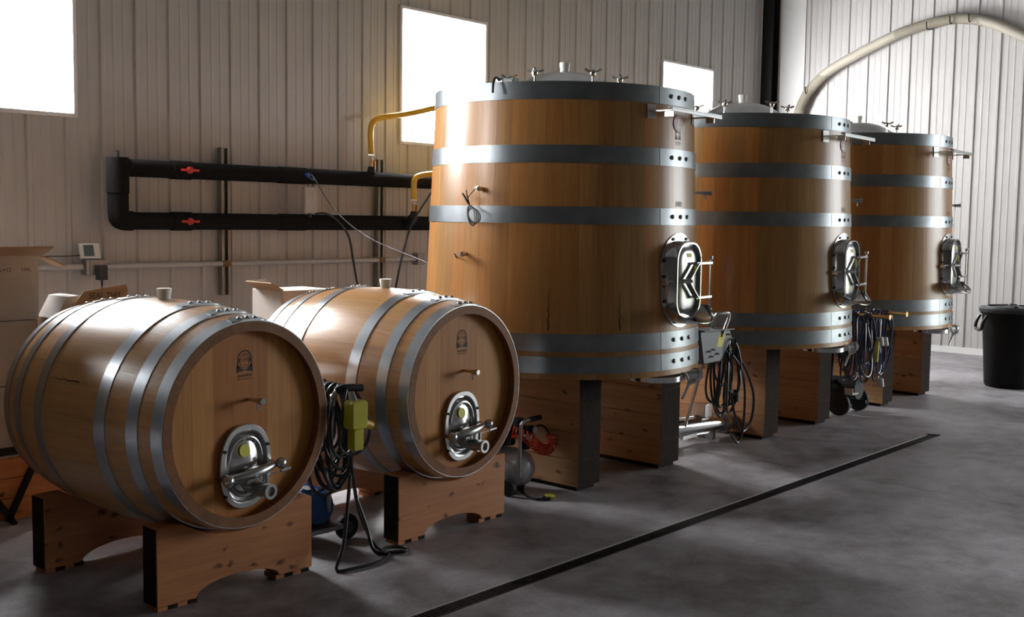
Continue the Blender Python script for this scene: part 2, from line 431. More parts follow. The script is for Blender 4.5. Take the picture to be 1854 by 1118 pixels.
while x < DRX1-.01: rest.box(x-.0062, x+.0062, DR0+.012, DR1-.014, -.018, -.001); x += STEP
o = obj('remaining_bars', rest, M['grate'], drain); o['kind'] = 'stuff'
for px_ in (3.93, 4.93, 5.93, 6.93, 7.93):
    obj('screw_plate', MB().cyl((px_, 3.42, -.012), (px_, 3.42, .0005), .02, n=14), M['grate'], drain)

# ------------------------------------------------------------------ cooper's mark (burnt into the wood)
def mark_mb(w):
    mb = MB(); n = 24
    # arch outline
    o_ = [(.5*cos(pi*i/n), .45+.5*sin(pi*i/n)) for i in range(n+1)]; i_ = [(.43*cos(pi*i/n), .45+.43*sin(pi*i/n)) for i in range(n+1)]
    for k in range(n):
        mb.add([(o_[k][0],0,o_[k][1]),(o_[k+1][0],0,o_[k+1][1]),(i_[k+1][0],0,i_[k+1][1]),(i_[k][0],0,i_[k][1])], [(0,1,2,3)])
    for s in (-1, 1):
        mb.add([(s*.43,0,.45),(s*.5,0,.45),(s*.5,0,-.02),(s*.43,0,-.02)], [(0,1,2,3)])
        # wreath leaf and ribbon tail
        mb.add([(s*.36,0,.55),(s*.3,0,.42),(s*.36,0,.28),(s*.41,0,.42)], [(0,1,2,3)])
        mb.add([(s*.55,0,.02),(s*.5,0,.16),(s*.36,0,.1),(s*.2,0,-.08),(s*.05,0,-.14),(s*.05,0,-.2),(s*.3,0,-.2),(s*.55,0,-.27)], [tuple(range(8))])
    # inner medallion ring
    R0, R1 = .34, .31
    for k in range(n):
        a, b_ = 2*pi*k/n, 2*pi*(k+1)/n
        mb.add([(R0*cos(a),0,.36+.4*sin(a)*1.05),(R0*cos(b_),0,.36+.4*sin(b_)*1.05),(R1*cos(b_),0,.36+.37*sin(b_)*1.05),(R1*cos(a),0,.36+.37*sin(a)*1.05)], [(0,1,2,3)])
    merge(mb, text_mb('1775', .27), lambda p: (p[0], 0, p[2]+.4))
    merge(mb, text_mb('dal', .16), lambda p: (p[0], 0, p[2]+.64)); merge(mb, text_mb('CN', .13), lambda p: (p[0], 0, p[2]+.13))
    merge(mb, text_mb('Garbellotto', .27, .35), lambda p: (p[0]*.82, 0, p[2]-.44))
    merge(mb, text_mb('BOTTI DAL 1775', .12), lambda p: (p[0]*1.15, 0, p[2]-.64))
    return MB().add([(x*w, y, z*w) for x, y, z in mb.v], mb.f)
MARK = mark_mb(.084)

# ------------------------------------------------------------------ barrels
BL, BR0, BRB = 1.26, .473, .540
def brad(s): return BRB-(BRB-BR0)*(2*s-1)**2
NST = 30
def stave_mesh():
    mb = MB(); na, nw = 18, 4; half = pi/NST; vs = []
    for i in range(na+1):
        s = i/na; r = brad(s)
        for j in range(nw+1):
            a = -half+2*half*j/nw; e = .0004 if j in (0, nw) else 0
            a2 = a*(1-.0002/ r/ half) if j in (0, nw) else a
            vs.append(((r-e)*sin(a2), s*BL, (r-e)*cos(a2)))
        for j in range(nw+1):
            a = -half+2*half*j/nw; t = .046
            vs.append(((r-t)*sin(a), s*BL, (r-t)*cos(a)))
    w = 2*(nw+1); fs = []
    for i in range(na):
        for j in range(nw):
            fs.append((i*w+j, i*w+j+1, (i+1)*w+j+1, (i+1)*w+j)); fs.append((i*w+nw+1+j, (i+1)*w+nw+1+j, (i+1)*w+nw+2+j, i*w+nw+2+j))
        fs.append((i*w, (i+1)*w, (i+1)*w+nw+1, i*w+nw+1)); fs.append((i*w+nw, i*w+2*nw+1, (i+1)*w+2*nw+1, (i+1)*w+nw))
    for i in (0, na):
        for j in range(nw): fs.append((i*w+j, i*w+j+1, i*w+nw+2+j, i*w+nw+1+j))
    mb.add(vs, fs); me = mesh('stave', mb, M['oak_y']); me.materials.append(M['chime'])
    for p in me.polygons:
        if abs(p.normal.y) > .8 or p.normal.z < -.5: p.material_index = 1
    return me
def tint(lo, hi, red=.0):
    k = rnd.uniform(lo, hi); q = rnd.uniform(-red, red); return (k*(1+q*.3), k*(1-q*.4), k*(1-q), 1)

def make_barrel():
    t = thing('wine_barrel', '', 'barrel')
    sm = stave_mesh()
    for i in range(NST): link('stave', sm, t, rot=(0, 2*pi*(i+.5)/NST, 0), color=tint(.86, 1.12, .12))
    # chime: bevelled inner edge
    for nm_, y0, y1 in (('head_board', .052, .078),):
        R = brad(.05)-.0455; edges = [-R, -.285, -.165, .14, .295, R]; tints = [(.95,.95,.93), (1.07,1.08,1.06), (.86,.72,.62), (1.03,1.03,1.0), (1.0,.99,.96)]
        for a, b_, c in zip(edges, edges[1:], tints):
            a += .0001; b_ -= .0001; top = []; n = 10
            for k in range(n+1):
                x = a+(b_-a)*k/n; top.append((x, sqrt(max(0, R*R-x*x))))
            poly = [(x, -z) for x, z in top] + [(x, z) for x, z in reversed(top)]
            if abs(a+R) < .01: poly = poly[1:]
            o = obj('head_board', MB().prism(poly, y0, y1), M['oak_head'], t, bev=.0006, seg=1); o.color = c+(1,)
    R = brad(.95)-.0455
    obj('rear_head', MB().cyl((0, BL-.078, 0), (0, BL-.052, 0), R, n=48), M['oak_z'], t)
    for s0, s1 in ((.002, .05), (.11, .163), (.268, .325), (.655, .71), (.835, .885), (.948, .998)):
        n = 72; q = 4; pr = []
        for k in range(q+1):
            s = s0+(s1-s0)*k/q; pr.append((brad(s)+.0045, s*BL))
        for k in range(q, -1, -1):
            s = s0+(s1-s0)*k/q; pr.append((brad(s)-.0005, s*BL))
        pr.append(pr[0])
        h = obj('hoop', MB().lathe(pr, n, ax=(0,1,0)), M['hoopb'], t)
        # rivetted lap on top
        sm_, ym = (s0+s1)/2, (s0+s1)/2*BL; a0 = radians(-2)
        lap = MB(); n = 8; wy = (s1-s0)*BL; vs = []
        for k in range(n+1):
            a = radians(-11)+radians(24)*k/n; tip = .55 if k in (0, n) else 1.0
            for yy in (ym-wy*.5*tip, ym+wy*.5*tip):
                r = brad(yy/BL)+.0088; vs.append((r*sin(a), yy, r*cos(a)))
            for yy in (ym-wy*.5*tip, ym+wy*.5*tip):
                r = brad(yy/BL)+.004; vs.append((r*sin(a), yy, r*cos(a)))
        fs = []
        for k in range(n):
            e, f_ = k*4, k*4+4; fs += [(e, e+1, f_+1, f_), (e+2, f_+2, f_+3, e+3), (e, f_, f_+2, e+2), (e+1, e+3, f_+3, f_+1)]
        fs += [(0, 2, 3, 1), (n*4, n*4+1, n*4+3, n*4+2)]
        obj('hoop_lap', lap.add(vs, fs), M['hoopb'], h)
        for k in (-1, 0, 1):
            a = radians(1+k*5.4); r = brad(sm_)+.008; d = Vector((sin(a), 0, cos(a))); p = Vector((r*sin(a), ym, r*cos(a)))
            obj('rivet', MB().lathe([(.0001, .0085), (.006, .0075), (.0105, .004), (.012, 0)], 10, p, d), M['rivet'], h, ang=80)
    # bung
    obj('bung', MB().lathe([(.0001, BRB+.052), (.034, BRB+.052), (.0365, BRB+.048), (.028, BRB-.01), (.0001, BRB-.01)], 20, (0, BL/2, 0)), M['silicone'], t, ang=50, label='white silicone bung')
    # burnt mark, tap
    obj('burnt_mark', merge(MB(), MARK, lambda p: (p[0]+.01, .0512, p[2]+.256)), M['brand'], t, label='burnt arched maker mark with ribbon and script')
    tap = obj('sample_tap', MB().cyl((.03, .052, .105), (.03, -.005, .105), .0085, n=12).cyl((.03, -.005, .105), (.03, -.03, .105), .012, n=14), M['brushed'], t)
    obj('tap_knob', MB().cyl((.03, -.03, .105), (.03, -.052, .105), .0165, n=18), M['steel'], tap, bev=.002)
    obj('tap_spout', MB().cyl((.03, -.012, .1), (.03, -.012, .062), .006, n=10), M['steel'], tap)
    # stainless manway: ring, dished cover, yoke bar with knobs, outlet with lever
    zc = -.2; d = obj('manway_ring', MB().ringprism(oval(.148, .195, zc), oval(.122, .168, zc), .030, .0525), M['brushed'], t, bev=.003)
    for bx_, bz in ((-.125, .085), (.125, .085), (-.125, -.12), (.125, -.12)):
        obj('ring_bolt', MB().cyl((bx_, .031, zc+bz), (bx_, .02, zc+bz), .008, n=6), M['black'], d)
    mb = MB(); N = 44; rings = []
    for sc, y in ((1.0, .050), (.95, .0505), (.9, .047), (.86, .036), (.8, .03), (.74, .033), (.69, .043), (.45, .032), (.22, .026), (.02, .025)):
        rings.append([(a*sc, y, zc+(b_-zc)*sc) for a, b_ in oval(.123, .169, zc, N)])
    vs = [p for R_ in rings for p in R_]; m_ = len(rings[0]); fs = []
    for e in range(len(rings)-1):
        for k in range(m_): fs.append((e*m_+k, e*m_+(k+1) % m_, (e+1)*m_+(k+1) % m_, (e+1)*m_+k))
    cov = obj('manway_cover', mb.add(vs, fs), M['steel'], t, ang=60)
    obj('sticker', MB().lathe([(.0001, 0), (.03, 0), (.03, .001), (.0001, .001)], 24, (-.012, .0265, zc+.075), (0,1,-.1)), M['yellowtape'], cov, label='round yellow sticker')
    obj('cover_stud', MB().cyl((-.012, .05, zc+.128), (-.012, .03, zc+.128), .012, n=16), M['steel'], cov, bev=.002)
    yk = obj('yoke_bar', MB().tube([(-.155, .0, zc-.035), (-.07, -.028, zc-.028), (0, -.034, zc-.02), (.07, -.028, zc-.012), (.16, 0, zc-.004)], lambda q: .012+.013*sin(pi*q), n=10), M['brushed'], t, ang=60)
    for sx, sz in ((-.15, -.035), (.158, -.004)):
        obj('yoke_knob', MB().lathe([(.0001, -.05), (.016, -.048), (.026, -.036), (.027, -.018), (.018, -.004), (.009, .004), (.009, .05), (.0001, .05)], 16, (sx, 0, zc+sz), (0,1,0)), M['brushed'], yk, ang=50)
    obj('yoke_foot', MB().box(-.035, .035, -.02, .05, zc-.085, zc-.03), M['brushed'], yk, bev=.006)
    ot = obj('outlet_pipe', MB().cyl((.02, .05, zc-.1), (.02, -.03, zc-.1), .028, n=20).cyl((.02, -.03, zc-.1), (.02, -.075, zc-.1), .034, n=20).cyl((.02, -.075, zc-.1), (.02, -.1, zc-.1), .026, n=20).lathe([(.026, -.1), (.036, -.1), (.036, -.115), (.022, -.115), (.022, -.06)], 20, (.02, 0, zc-.1), (0,1,0)), M['brushed'], t)
    obj('lever', MB().obox((.05, -.05, zc-.1), (.05, -.05, zc-.035), .016, .006, (1,0,0)).cyl((.05, -.05, zc-.04), (.13, -.055, zc-.032), .004, n=8).cyl((.13, -.055, zc-.032), (.185, -.058, zc-.027), .0075, n=10), M['brushed'], ot)
    return t
def oval(hw, hh, zc, n=44):
    # round-topped and round-bottomed opening
    out = []
    for i in range(n):
        a = 2*pi*i/n; c, s_ = cos(a), sin(a); p = 2.35
        k = (abs(c)**p+abs(s_)**p)**(-1/p); out.append((hw*c*k, zc+hh*s_*k))
    return out
b1 = make_barrel(); b1.location = (2.86, 4.18, .807); b1.rotation_euler.z = .10
b2 = copy_tree(b1); b2.location = (4.272, 4.18, .807); b2.rotation_euler.z = .08
for o in bpy.data.objects:
    if o.parent == b2 and o.name.startswith('stave'): o.color = tint(.92, 1.18, .1)
    if o.parent == b2 and o.name.startswith('head_board') and o.color[2] < .7: o.color = (.93, .84, .76, 1)
b1['label'] = 'nearest oak wine barrel, lying on its side beside the white cardboard cases'
b2['label'] = 'oak wine barrel lying between the nearest barrel and the tall vats'
for b_ in (b1, b2): b_['group'] = 'oak barrels lying on cradles'
pts = [(radians(-69)+.012*sin(3*k), .56+.24*k/6) for k in range(7)]; vs = []
for k, (a, y) in enumerate(pts):
    w = .003*(1-k/7)+.0004
    for e in (-w, w): vs.append(((brad(y/BL)+.0006)*sin(a+e/BRB), y, (brad(y/BL)+.0006)*cos(a+e/BRB)))
obj('crack', MB().add(vs, [(2*k, 2*k+1, 2*k+3, 2*k+2) for k in range(6)]), M['crack'], b1)

# cradles
def make_cradle():
    t = thing('barrel_cradle', '', 'cradle')
    zb, zt, hw, th = .022, .378, .42, .12; cz = .807; cr = .519
    h = sqrt(cr*cr-(cz-zt)**2); n = 14; poly = [(-hw, zb), (-.225, zb)]
    for k in range(1, 14): 
        a = pi*k/14; poly.append((-.225*cos(a), zb+.066*sin(a)))
    poly += [(.225, zb), (hw, zb), (hw, zt), (h, zt)]
    for k in range(1, n):
        x = h-2*h*k/n; poly.append((x, cz-sqrt(cr*cr-x*x)))
    poly += [(-h, zt), (-hw, zt)]
    bm_ = MB(); N = len(poly)
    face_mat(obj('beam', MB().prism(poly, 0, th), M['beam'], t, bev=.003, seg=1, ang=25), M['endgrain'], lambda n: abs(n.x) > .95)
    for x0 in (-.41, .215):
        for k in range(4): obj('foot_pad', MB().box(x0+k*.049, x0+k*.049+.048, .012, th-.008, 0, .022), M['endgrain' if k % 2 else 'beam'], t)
    return t
cr = make_cradle()
spots = [((2.86, 4.28, 0), -.01, 'redwood cradle under the front of the nearest barrel'), ((4.27, 4.272, 0), 0, 'redwood cradle under the front of the barrel beside the tall vats'),
         ((2.755, 5.16, 0), .05, 'redwood cradle in shade under the back of the nearest barrel'), ((4.20, 5.15, 0), .05, 'redwood cradle under the back of the barrel beside the tall vats')]
for i, (l, rz, lab) in enumerate(spots):
    o = cr if i == 0 else copy_tree(cr)
    o.location = l; o.rotation_euler.z = rz; o['label'] = lab; o['group'] = 'redwood barrel cradles'

# ------------------------------------------------------------------ tall vats
VH, VR0, VR1, VZ = 1.845, .97, .89, .765
def vr(z): return VR0+(VR1-VR0)*z/VH
NV = 52
def vstave():
    half = pi/NV; nz, nw = 10, 3; vs = []; fs = []
    for i in range(nz+1):
        z = VH*i/nz; r = vr(z)
        for j in range(nw+1):
            a = -half+2*half*j/nw; e = .0005 if j in (0, nw) else 0; a2 = a*(1-.0003/r/half) if j in (0, nw) else a
            vs.append(((r-e)*sin(a2), -(r-e)*cos(a2), z))
        for j in range(nw+1):
            a = -half+2*half*j/nw; vs.append(((r-.05)*sin(a), -(r-.05)*cos(a), z))
    w = 2*(nw+1)
    for i in range(nz):
        for j in range(nw):
            fs.append((i*w+j, i*w+j+1, (i+1)*w+j+1, (i+1)*w+j)); fs.append((i*w+nw+1+j, (i+1)*w+nw+1+j, (i+1)*w+nw+2+j, i*w+nw+2+j))
        fs.append((i*w, (i+1)*w, (i+1)*w+nw+1, i*w+nw+1)); fs.append((i*w+nw, i*w+2*nw+1, (i+1)*w+2*nw+1, (i+1)*w+nw))
    for i in (0, nz):
        for j in range(nw): fs.append((i*w+j, i*w+j+1, i*w+nw+2+j, i*w+nw+1+j))
    return mesh('stave', MB().add(vs, fs), M['oak_z'])
def on(az, z, out=0.0):   # az in degrees measured from the front (local -Y), positive to the viewer's right
    r = vr(z)+out; a = radians(az); return Vector((r*sin(a), -r*cos(a), z))
def out_dir(az): return Vector((sin(radians(az)), -cos(radians(az)), 0))
def wrap(mb, z0, off=0.0, az=0.0):  # bend a flat x-z drawing (y = outward) round the vat surface
    vs = []
    for x, y, z in mb.v:
        r = vr(z0+z); a = az+math.degrees(x/r); vs.append(on(a, z0+z, off+y))
    return MB().add(vs, mb.f)
def stadium(w, h, n=14, m=6):
    r = w/2; out = []
    for i in range(n+1): a = pi*i/n; out.append((r*cos(a), h/2-r+r*sin(a)*1.0))
    for k in range(1, m): out.append((-r, (h/2-r)*(1-2*k/m)))
    for i in range(n+1): a = pi+pi*i/n; out.append((r*cos(a), -(h/2-r)+r*sin(a)))
    for k in range(1, m): out.append((r, (h/2-r)*(-1+2*k/m)))
    return out
def scale_loop(L, sx, sz): return [(x*sx, z*sz) for x, z in L]
def bridge(mb, loops):
    n = len(loops[0]); base = len(mb.v)
    mb.v += [tuple(p) for L in loops for p in L]
    for e in range(len(loops)-1):
        for k in range(n): mb.f.append((base+e*n+k, base+e*n+(k+1) % n, base+(e+1)*n+(k+1) % n, base+(e+1)*n+k))
    return mb

def make_vat():
    t = thing('wooden_vat', '', 'vat')
    sm = vstave()
    for i in range(NV): link('stave', sm, t, rot=(0, 0, 2*pi*(i+.5)/NV), color=tint(.8, 1.06, .16))
    obj('top_head', MB().cyl((0,0,VH-.075), (0,0,VH-.035), vr(VH)-.048, n=64), M['oak_x'], t)
    obj('bottom_head', MB().cyl((0,0,.03), (0,0,.07), vr(0)-.049, n=64), M['oak_x'], t)
    for z0, z1 in ((1.735, 1.845), (1.345, 1.455), (.968, 1.075), (.173, .283), (.036, .142)):
        pr = [(vr(z0)+.005, z0), (vr(z1)+.005, z1), (vr(z1)-.0005, z1), (vr(z0)-.0005, z0), (vr(z0)+.005, z0)]
        h = obj('hoop', MB().lathe(pr, 120), M['galv'], t)
        zm = (z0+z1)/2
        vs = []; fs = []
        for k in range(9):
            a = -13+26*k/8
            for z in (z0+.002, z1-.002): vs.append(on(a, z, .0065))
            for z in (z0+.002, z1-.002): vs.append(on(a, z, .004))
        for k in range(8):
            e, f_ = k*4, k*4+4; fs += [(e, f_, f_+1, e+1), (e+2, e+3, f_+3, f_+2), (e, e+2, f_+2, f_), (e+1, f_+1, f_+3, e+3)]
        fs += [(0, 1, 3, 2), (32, 34, 35, 33)]
        obj('hoop_lap', MB().add(vs, fs), M['galv'], h)
        for a in (-5.5, 0.5, 6.5):
            obj('rivet', MB().lathe([(.0001, .011), (.008, .0095), (.0135, .005), (.015, 0)], 12, on(a, zm, .008), out_dir(a)), M['rivet'], h, ang=80)
    # top manhole: domed lid, star knobs, bung
    zt = VH-.035
    lid = obj('manhole_lid', MB().lathe([(.42, zt), (.42, zt+.06), (.40, zt+.075), (.35, zt+.09), (.28, zt+.135), (.2, zt+.175), (.12, zt+.195), (.05, zt+.2), (.0001, zt+.2)], 48), M['brushed'], t)
    obj('bung', MB().lathe([(.0001, zt+.27), (.034, zt+.27), (.037, zt+.265), (.029, zt+.2), (.0001, zt+.2)], 20), M['silicone'], t, ang=50, label='cream silicone bung')
    for k in range(6):
        a = radians(4+60*k); p = Vector((.385*cos(a), .385*sin(a), zt+.075))
        kn = obj('star_knob', MB().cyl(p, p+Vector((0,0,.07)), .008, n=8).lathe([(.0001, .105), (.018, .1), (.023, .085), (.015, .06), (.0001, .058)], 12, p), M['steel'], t, ang=60)
        for j in range(3):
            b_ = a+2*pi*j/3+.5; d = Vector((cos(b_), sin(b_), .35)); q = p+Vector((0,0,.082)); obj('knob_arm', MB().cyl(q, q+d*.062, .0075, .0085, n=8), M['steel'], kn)
    # front door
    zd = 1.375-VZ
    FL = stadium(.43, .615)
    L1 = [(x, 0, z) for x, z in FL]; inn = scale_loop(FL, .66, .76)
    fl = MB(); bridge(fl, [[(x, .001, z) for x, z in FL], [(x, .007, z) for x, z in FL], [(x, .007, z) for x, z in scale_loop(FL, .985, .99)], [(x, .0075, z) for x, z in scale_loop(FL, .8, .86)], [(x, .0075, z) for x, z in inn], [(x, .001, z) for x, z in inn]])
    flange = obj('door_flange', wrap(fl, zd), M['brushed'], t)
    bolts = [(x*.9, z*.935) for x, z in FL]
    for k in (5, 9, 1, 13, 16, 18, 21, 25, 29, 33, 36, 38):
        x, z = bolts[k % len(bolts)]; p = on(math.degrees(x/vr(zd+z)), zd+z, .006); d = out_dir(math.degrees(x/vr(zd+z)))
        obj('flange_bolt', MB().cyl(p, p+d*.01, .0115, n=6), M['black'], flange)
    # door body and pressed cover: flat door standing .09 proud of the vat
    y0 = -vr(zd); RR = rrect(.335, .5, .125, 8)
    bd = MB(); bridge(bd, [[(x, y0+.02, zd+z) for x, z in scale_loop(RR, 1.06, 1.03)], [(x, y0-.03, zd+z) for x, z in scale_loop(RR, 1.04, 1.02)], [(x, y0-.045, zd+z) for x, z in scale_loop(RR, 1.0, 1.0)],
                           [(x, y0-.066, zd+z) for x, z in scale_loop(RR, 1.0, 1.0)], [(x, y0-.072, zd+z) for x, z in scale_loop(RR, .97, .985)], [(x, y0-.072, zd+z) for x, z in scale_loop(RR, .91, .95)], [(x, y0-.045, zd+z) for x, z in scale_loop(RR, .88, .93)]])
    fr = obj('door_frame', bd, M['steel'], t, ang=40)
    cv = MB(); IN = rrect(.298, .468, .11, 8)
    bridge(cv, [[(x, y0-.045, zd+z) for x, z in IN], [(x, y0-.046, zd+z) for x, z in scale_loop(IN, .88, .93)], [(x, y0-.056, zd+z) for x, z in scale_loop(IN, .8, .88)], [(x, y0-.063, zd+z) for x, z in scale_loop(IN, .66, .8)],
                [(x, y0-.067, zd+z) for x, z in scale_loop(IN, .45, .62)], [(x, y0-.069, zd+z) for x, z in scale_loop(IN, .2, .35)], [(x, y0-.07, zd+z) for x, z in scale_loop(IN, .02, .02)]])
    cover = obj('door_cover', cv, M['cover'], t, ang=60)
    obj('sticker', MB().box(-.03, .03, y0-.068, y0-.055, zd+.15, zd+.178), M['yellowtape'], cover)
    # K-shaped clamp arms, swing bolt and hinge rod
    arm = MB()
    for s in (1, -1):
        arm.obox((-.065, y0-.098, zd+s*.01), (.055, y0-.098, zd+s*.115), .012, .042, (0,-1,0))
        arm.obox((.03, y0-.1, zd+s*.112), (.245, y0-.1, zd+s*.112), .024, .02)
    ca = obj('clamp_arm', arm, M['steel'], t, bev=.003, seg=1)
    obj('hinge_rod', MB().cyl((.235, y0-.1, zd-.2), (.235, y0-.1, zd+.145), .0075, n=10).lathe([(.0001,.16),(.014,.155),(.016,.145),(.01,.13),(.0001,.13)], 12, (.235, y0-.1, zd)).cyl((.235, y0-.1, zd-.245), (.235, y0-.1, zd-.19), .016, n=12), M['steel'], ca)
    obj('swing_bolt', MB().cyl((-.22, y0-.02, zd), (-.05, y0-.11, zd), .006, n=8).cyl((-.105, y0-.08, zd), (-.045, y0-.113, zd), .014, n=12).obox((-.2, y0-.03, zd-.012), (-.2, y0+.03, zd-.012), .02, .03), M['brushed'], ca)
    # chute under the door
    ch = MB(); vs = []; n = 16
    for i in range(n+1):
        a = pi*i/n
        vs.append((.175*cos(a), y0+.02, zd-.16-.125*sin(a))); vs.append((.245*cos(a), y0-.08-.13*sin(a), zd-.17-.095*sin(a)))
    vs2 = [(x, y, z-.005) for x, y, z in vs]; k = len(vs); fs = []
    for i in range(n): fs += [(2*i, 2*i+1, 2*i+3, 2*i+2), (k+2*i, k+2*i+2, k+2*i+3, k+2*i+1), (2*i+1, k+2*i+1, k+2*i+3, 2*i+3)]
    obj('chute', ch.add(vs+vs2, fs), M['steel'], t, ang=60)
    # ladder rail near the top
    zb = 2.447-VZ; ra = MB()
    for a in (-17.5, 18):
        p = on(a, zb, .004); d = out_dir(a)
        pl = obj('rail_bracket', wrap(MB().box(-.035, .035, 0, .008, -.045, .045), zb, .0, a), M['brushed'], t)
        y1 = -(vr(zb)+.12)
        obj('bracket_arm', MB().obox(p, (p.x, y1, zb), .035, .008, (0,0,1)).obox((p.x, y1+.06, zb-.02), (p.x, y1, zb-.02), .006, .035), M['brushed'], pl)
    obj('rail', MB().box(-.31, .36, -(vr(zb)+.135), -(vr(zb)+.1), zb+.012, zb+.02).box(-.31, .36, -(vr(zb)+.135), -(vr(zb)+.13), zb-.008, zb+.012), M['rail'], t, bev=.001, seg=1)
    # badge and burnt mark
    zb = 2.388-VZ
    bg_ = MB(); nn = 28
    bg_.add([(0, .004, 0)]+[(.048*cos(2*pi*i/nn), .004, .048*sin(2*pi*i/nn)) for i in range(nn)]+[(.048*cos(2*pi*i/nn), 0, .048*sin(2*pi*i/nn)) for i in range(nn)],
            [(0, 1+i, 1+(i+1) % nn) for i in range(nn)]+[(1+i, 1+nn+i, 1+nn+(i+1) % nn, 1+(i+1) % nn) for i in range(nn)])
    bg_.v = [(x*1.2, y, z*1.1) for x, y, z in bg_.v]
    bad = obj('badge', wrap(bg_, zb, .001), M['badge'], t, label='round maroon badge with white figures')
    wh = MB()
    for i in range(nn):
        a, b_ = 2*pi*i/nn, 2*pi*(i+1)/nn
        wh.add([(.044*cos(a),.0045,.044*sin(a)), (.044*cos(b_),.0045,.044*sin(b_)), (.039*cos(b_),.0045,.039*sin(b_)), (.039*cos(a),.0045,.039*sin(a))], [(0,1,2,3)])
    wh.add([(.011*cos(2*pi*i/12), .0045, .022+.011*sin(2*pi*i/12)) for i in range(12)], [tuple(range(12))])
    wh.add([(-.012,.0045,.012),(.012,.0045,.012),(.017,.0045,-.008),(-.017,.0045,-.008)], [(0,1,2,3)])
    for s in (-1, 1): wh.add([(s*.033,.0045,.008),(s*.02,.0045,.004),(s*.02,.0045,-.004),(s*.03,.0045,-.006)], [(0,1,2,3)])
    wh.add([(-.028,.0045,-.014),(0,.0045,-.009),(.028,.0045,-.014),(.02,.0045,-.03),(0,.0045,-.027),(-.02,.0045,-.03)], [tuple(range(6))])
    wh.v = [(x*1.2, y, z*1.1) for x, y, z in wh.v]
    obj('badge_print', wrap(wh, zb, .001), M['whiteplastic'], bad)
    mk = merge(MB(), MARK, lambda p: (p[0]*.78, .0006, p[2]*.94))
    obj('burnt_mark', wrap(mk, 2.302-VZ), M['faint'], t)
    ic = text_mb('I00II', .05); obj('stamped_number', wrap(MB().add([(x, .0006, z) for x, y, z in ic.v], ic.f), 1.868-VZ), M['faint'], t)
    # sample tap to the side of the door
    zt_ = 1.955-VZ; a = 31; p = on(a, zt_, 0); d = out_dir(a)
    tp = obj('sample_tap', MB().cyl(p, p+d*.05, .009, n=10).cyl(p+d*.045, p+d*.1, .014, n=12).cyl(p+d*.1, p+d*.112, .019, n=14), M['brushed'], t)
    obj('tap_spout', MB().cyl(p+d*.07, p+d*.07-Vector((0,0,.045)), .006, n=8), M['brushed'], tp)
    # drain under the front edge: round outlet plate and ball valve
    dx = -.02
    dr = obj('drain_plate', MB().lathe([(.0001, -.01), (.17, -.01), (.17, -.05), (.0001, -.05)], 40, (dx-.06, -.83, 0)), M['steel'], t, bev=.004)
    va = obj('drain_valve', MB().cyl((dx+.08, -.86, -.03), (dx+.2, -.93, -.03), .022, n=14).cyl((dx+.16, -.907, -.03), (dx+.25, -.96, -.03), .036, n=16).cyl((dx+.25, -.96, -.03), (dx+.275, -.974, -.03), .043, n=16), M['brushed'], t)
    obj('valve_handle', MB().cyl((dx+.2, -.93, 0), (dx+.2, -.93, .05), .009, n=8).cyl((dx+.2, -.93, .05), (dx+.2, -.93, .075), .014, n=10), M['steel'], va)
    obj('drain_clamp', MB().tube([(dx+.06, -.98, .0), (dx+.075, -1.0, -.06), (dx+.06, -.99, -.12), (dx+.03, -.98, -.17)], .009, n=8).cyl((dx+.07, -1.0, -.07), (dx+.11, -1.03, -.05), .016, n=10), M['brushed'], dr)
    return t
v1 = make_vat(); VATS = [v1]
SP = [(5.94, 4.9), (8.34, 4.9), (10.62, 4.9)]
labs = ['nearest tall oak vat, with probe cables on its side, beside the two barrels', 'middle tall oak vat between the nearest vat and the farthest one', 'farthest tall oak vat, next to the black bin and end wall']
for i in range(3):
    v = v1 if i == 0 else copy_tree(v1)
    v.location = (SP[i][0], SP[i][1], VZ); v.rotation_euler.z = radians(4.6); v['label'] = labs[i]; v['group'] = 'tall oak vats with galvanised hoops'
    if i:
        VATS.append(v)
        for o in bpy.data.objects:
            if o.parent == v and o.name.startswith('stave'): o.color = tint(.76, 1.08, .2)
for i, (x, y) in enumerate(SP):
    for j, (x0, x1) in enumerate(((-.50, -.275), (.43, .66))):
        who = ('nearest', 'middle', 'farthest')[i]
        t = thing('vat_support', 'stacked timber support under the %s side of the %s vat' % (('left', 'right')[j], who), 'timber support', (x+x0, y-.585, 0), 0, 'stacked timber supports under the vats')
        w = x1-x0
        for z0, z1 in ((.03, .205), (.205, .385), (.385, .575), (.575, .765)):
            o = obj('timber', MB().box(0, w, 0, 1.2, z0+.0016, z1-.0016), M['beam_y'], t)
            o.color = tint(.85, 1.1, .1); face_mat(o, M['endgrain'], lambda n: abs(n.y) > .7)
        obj('foot_strip', MB().box(.02, w-.02, .03, 1.17, 0, .03), M['endgrain'], t)
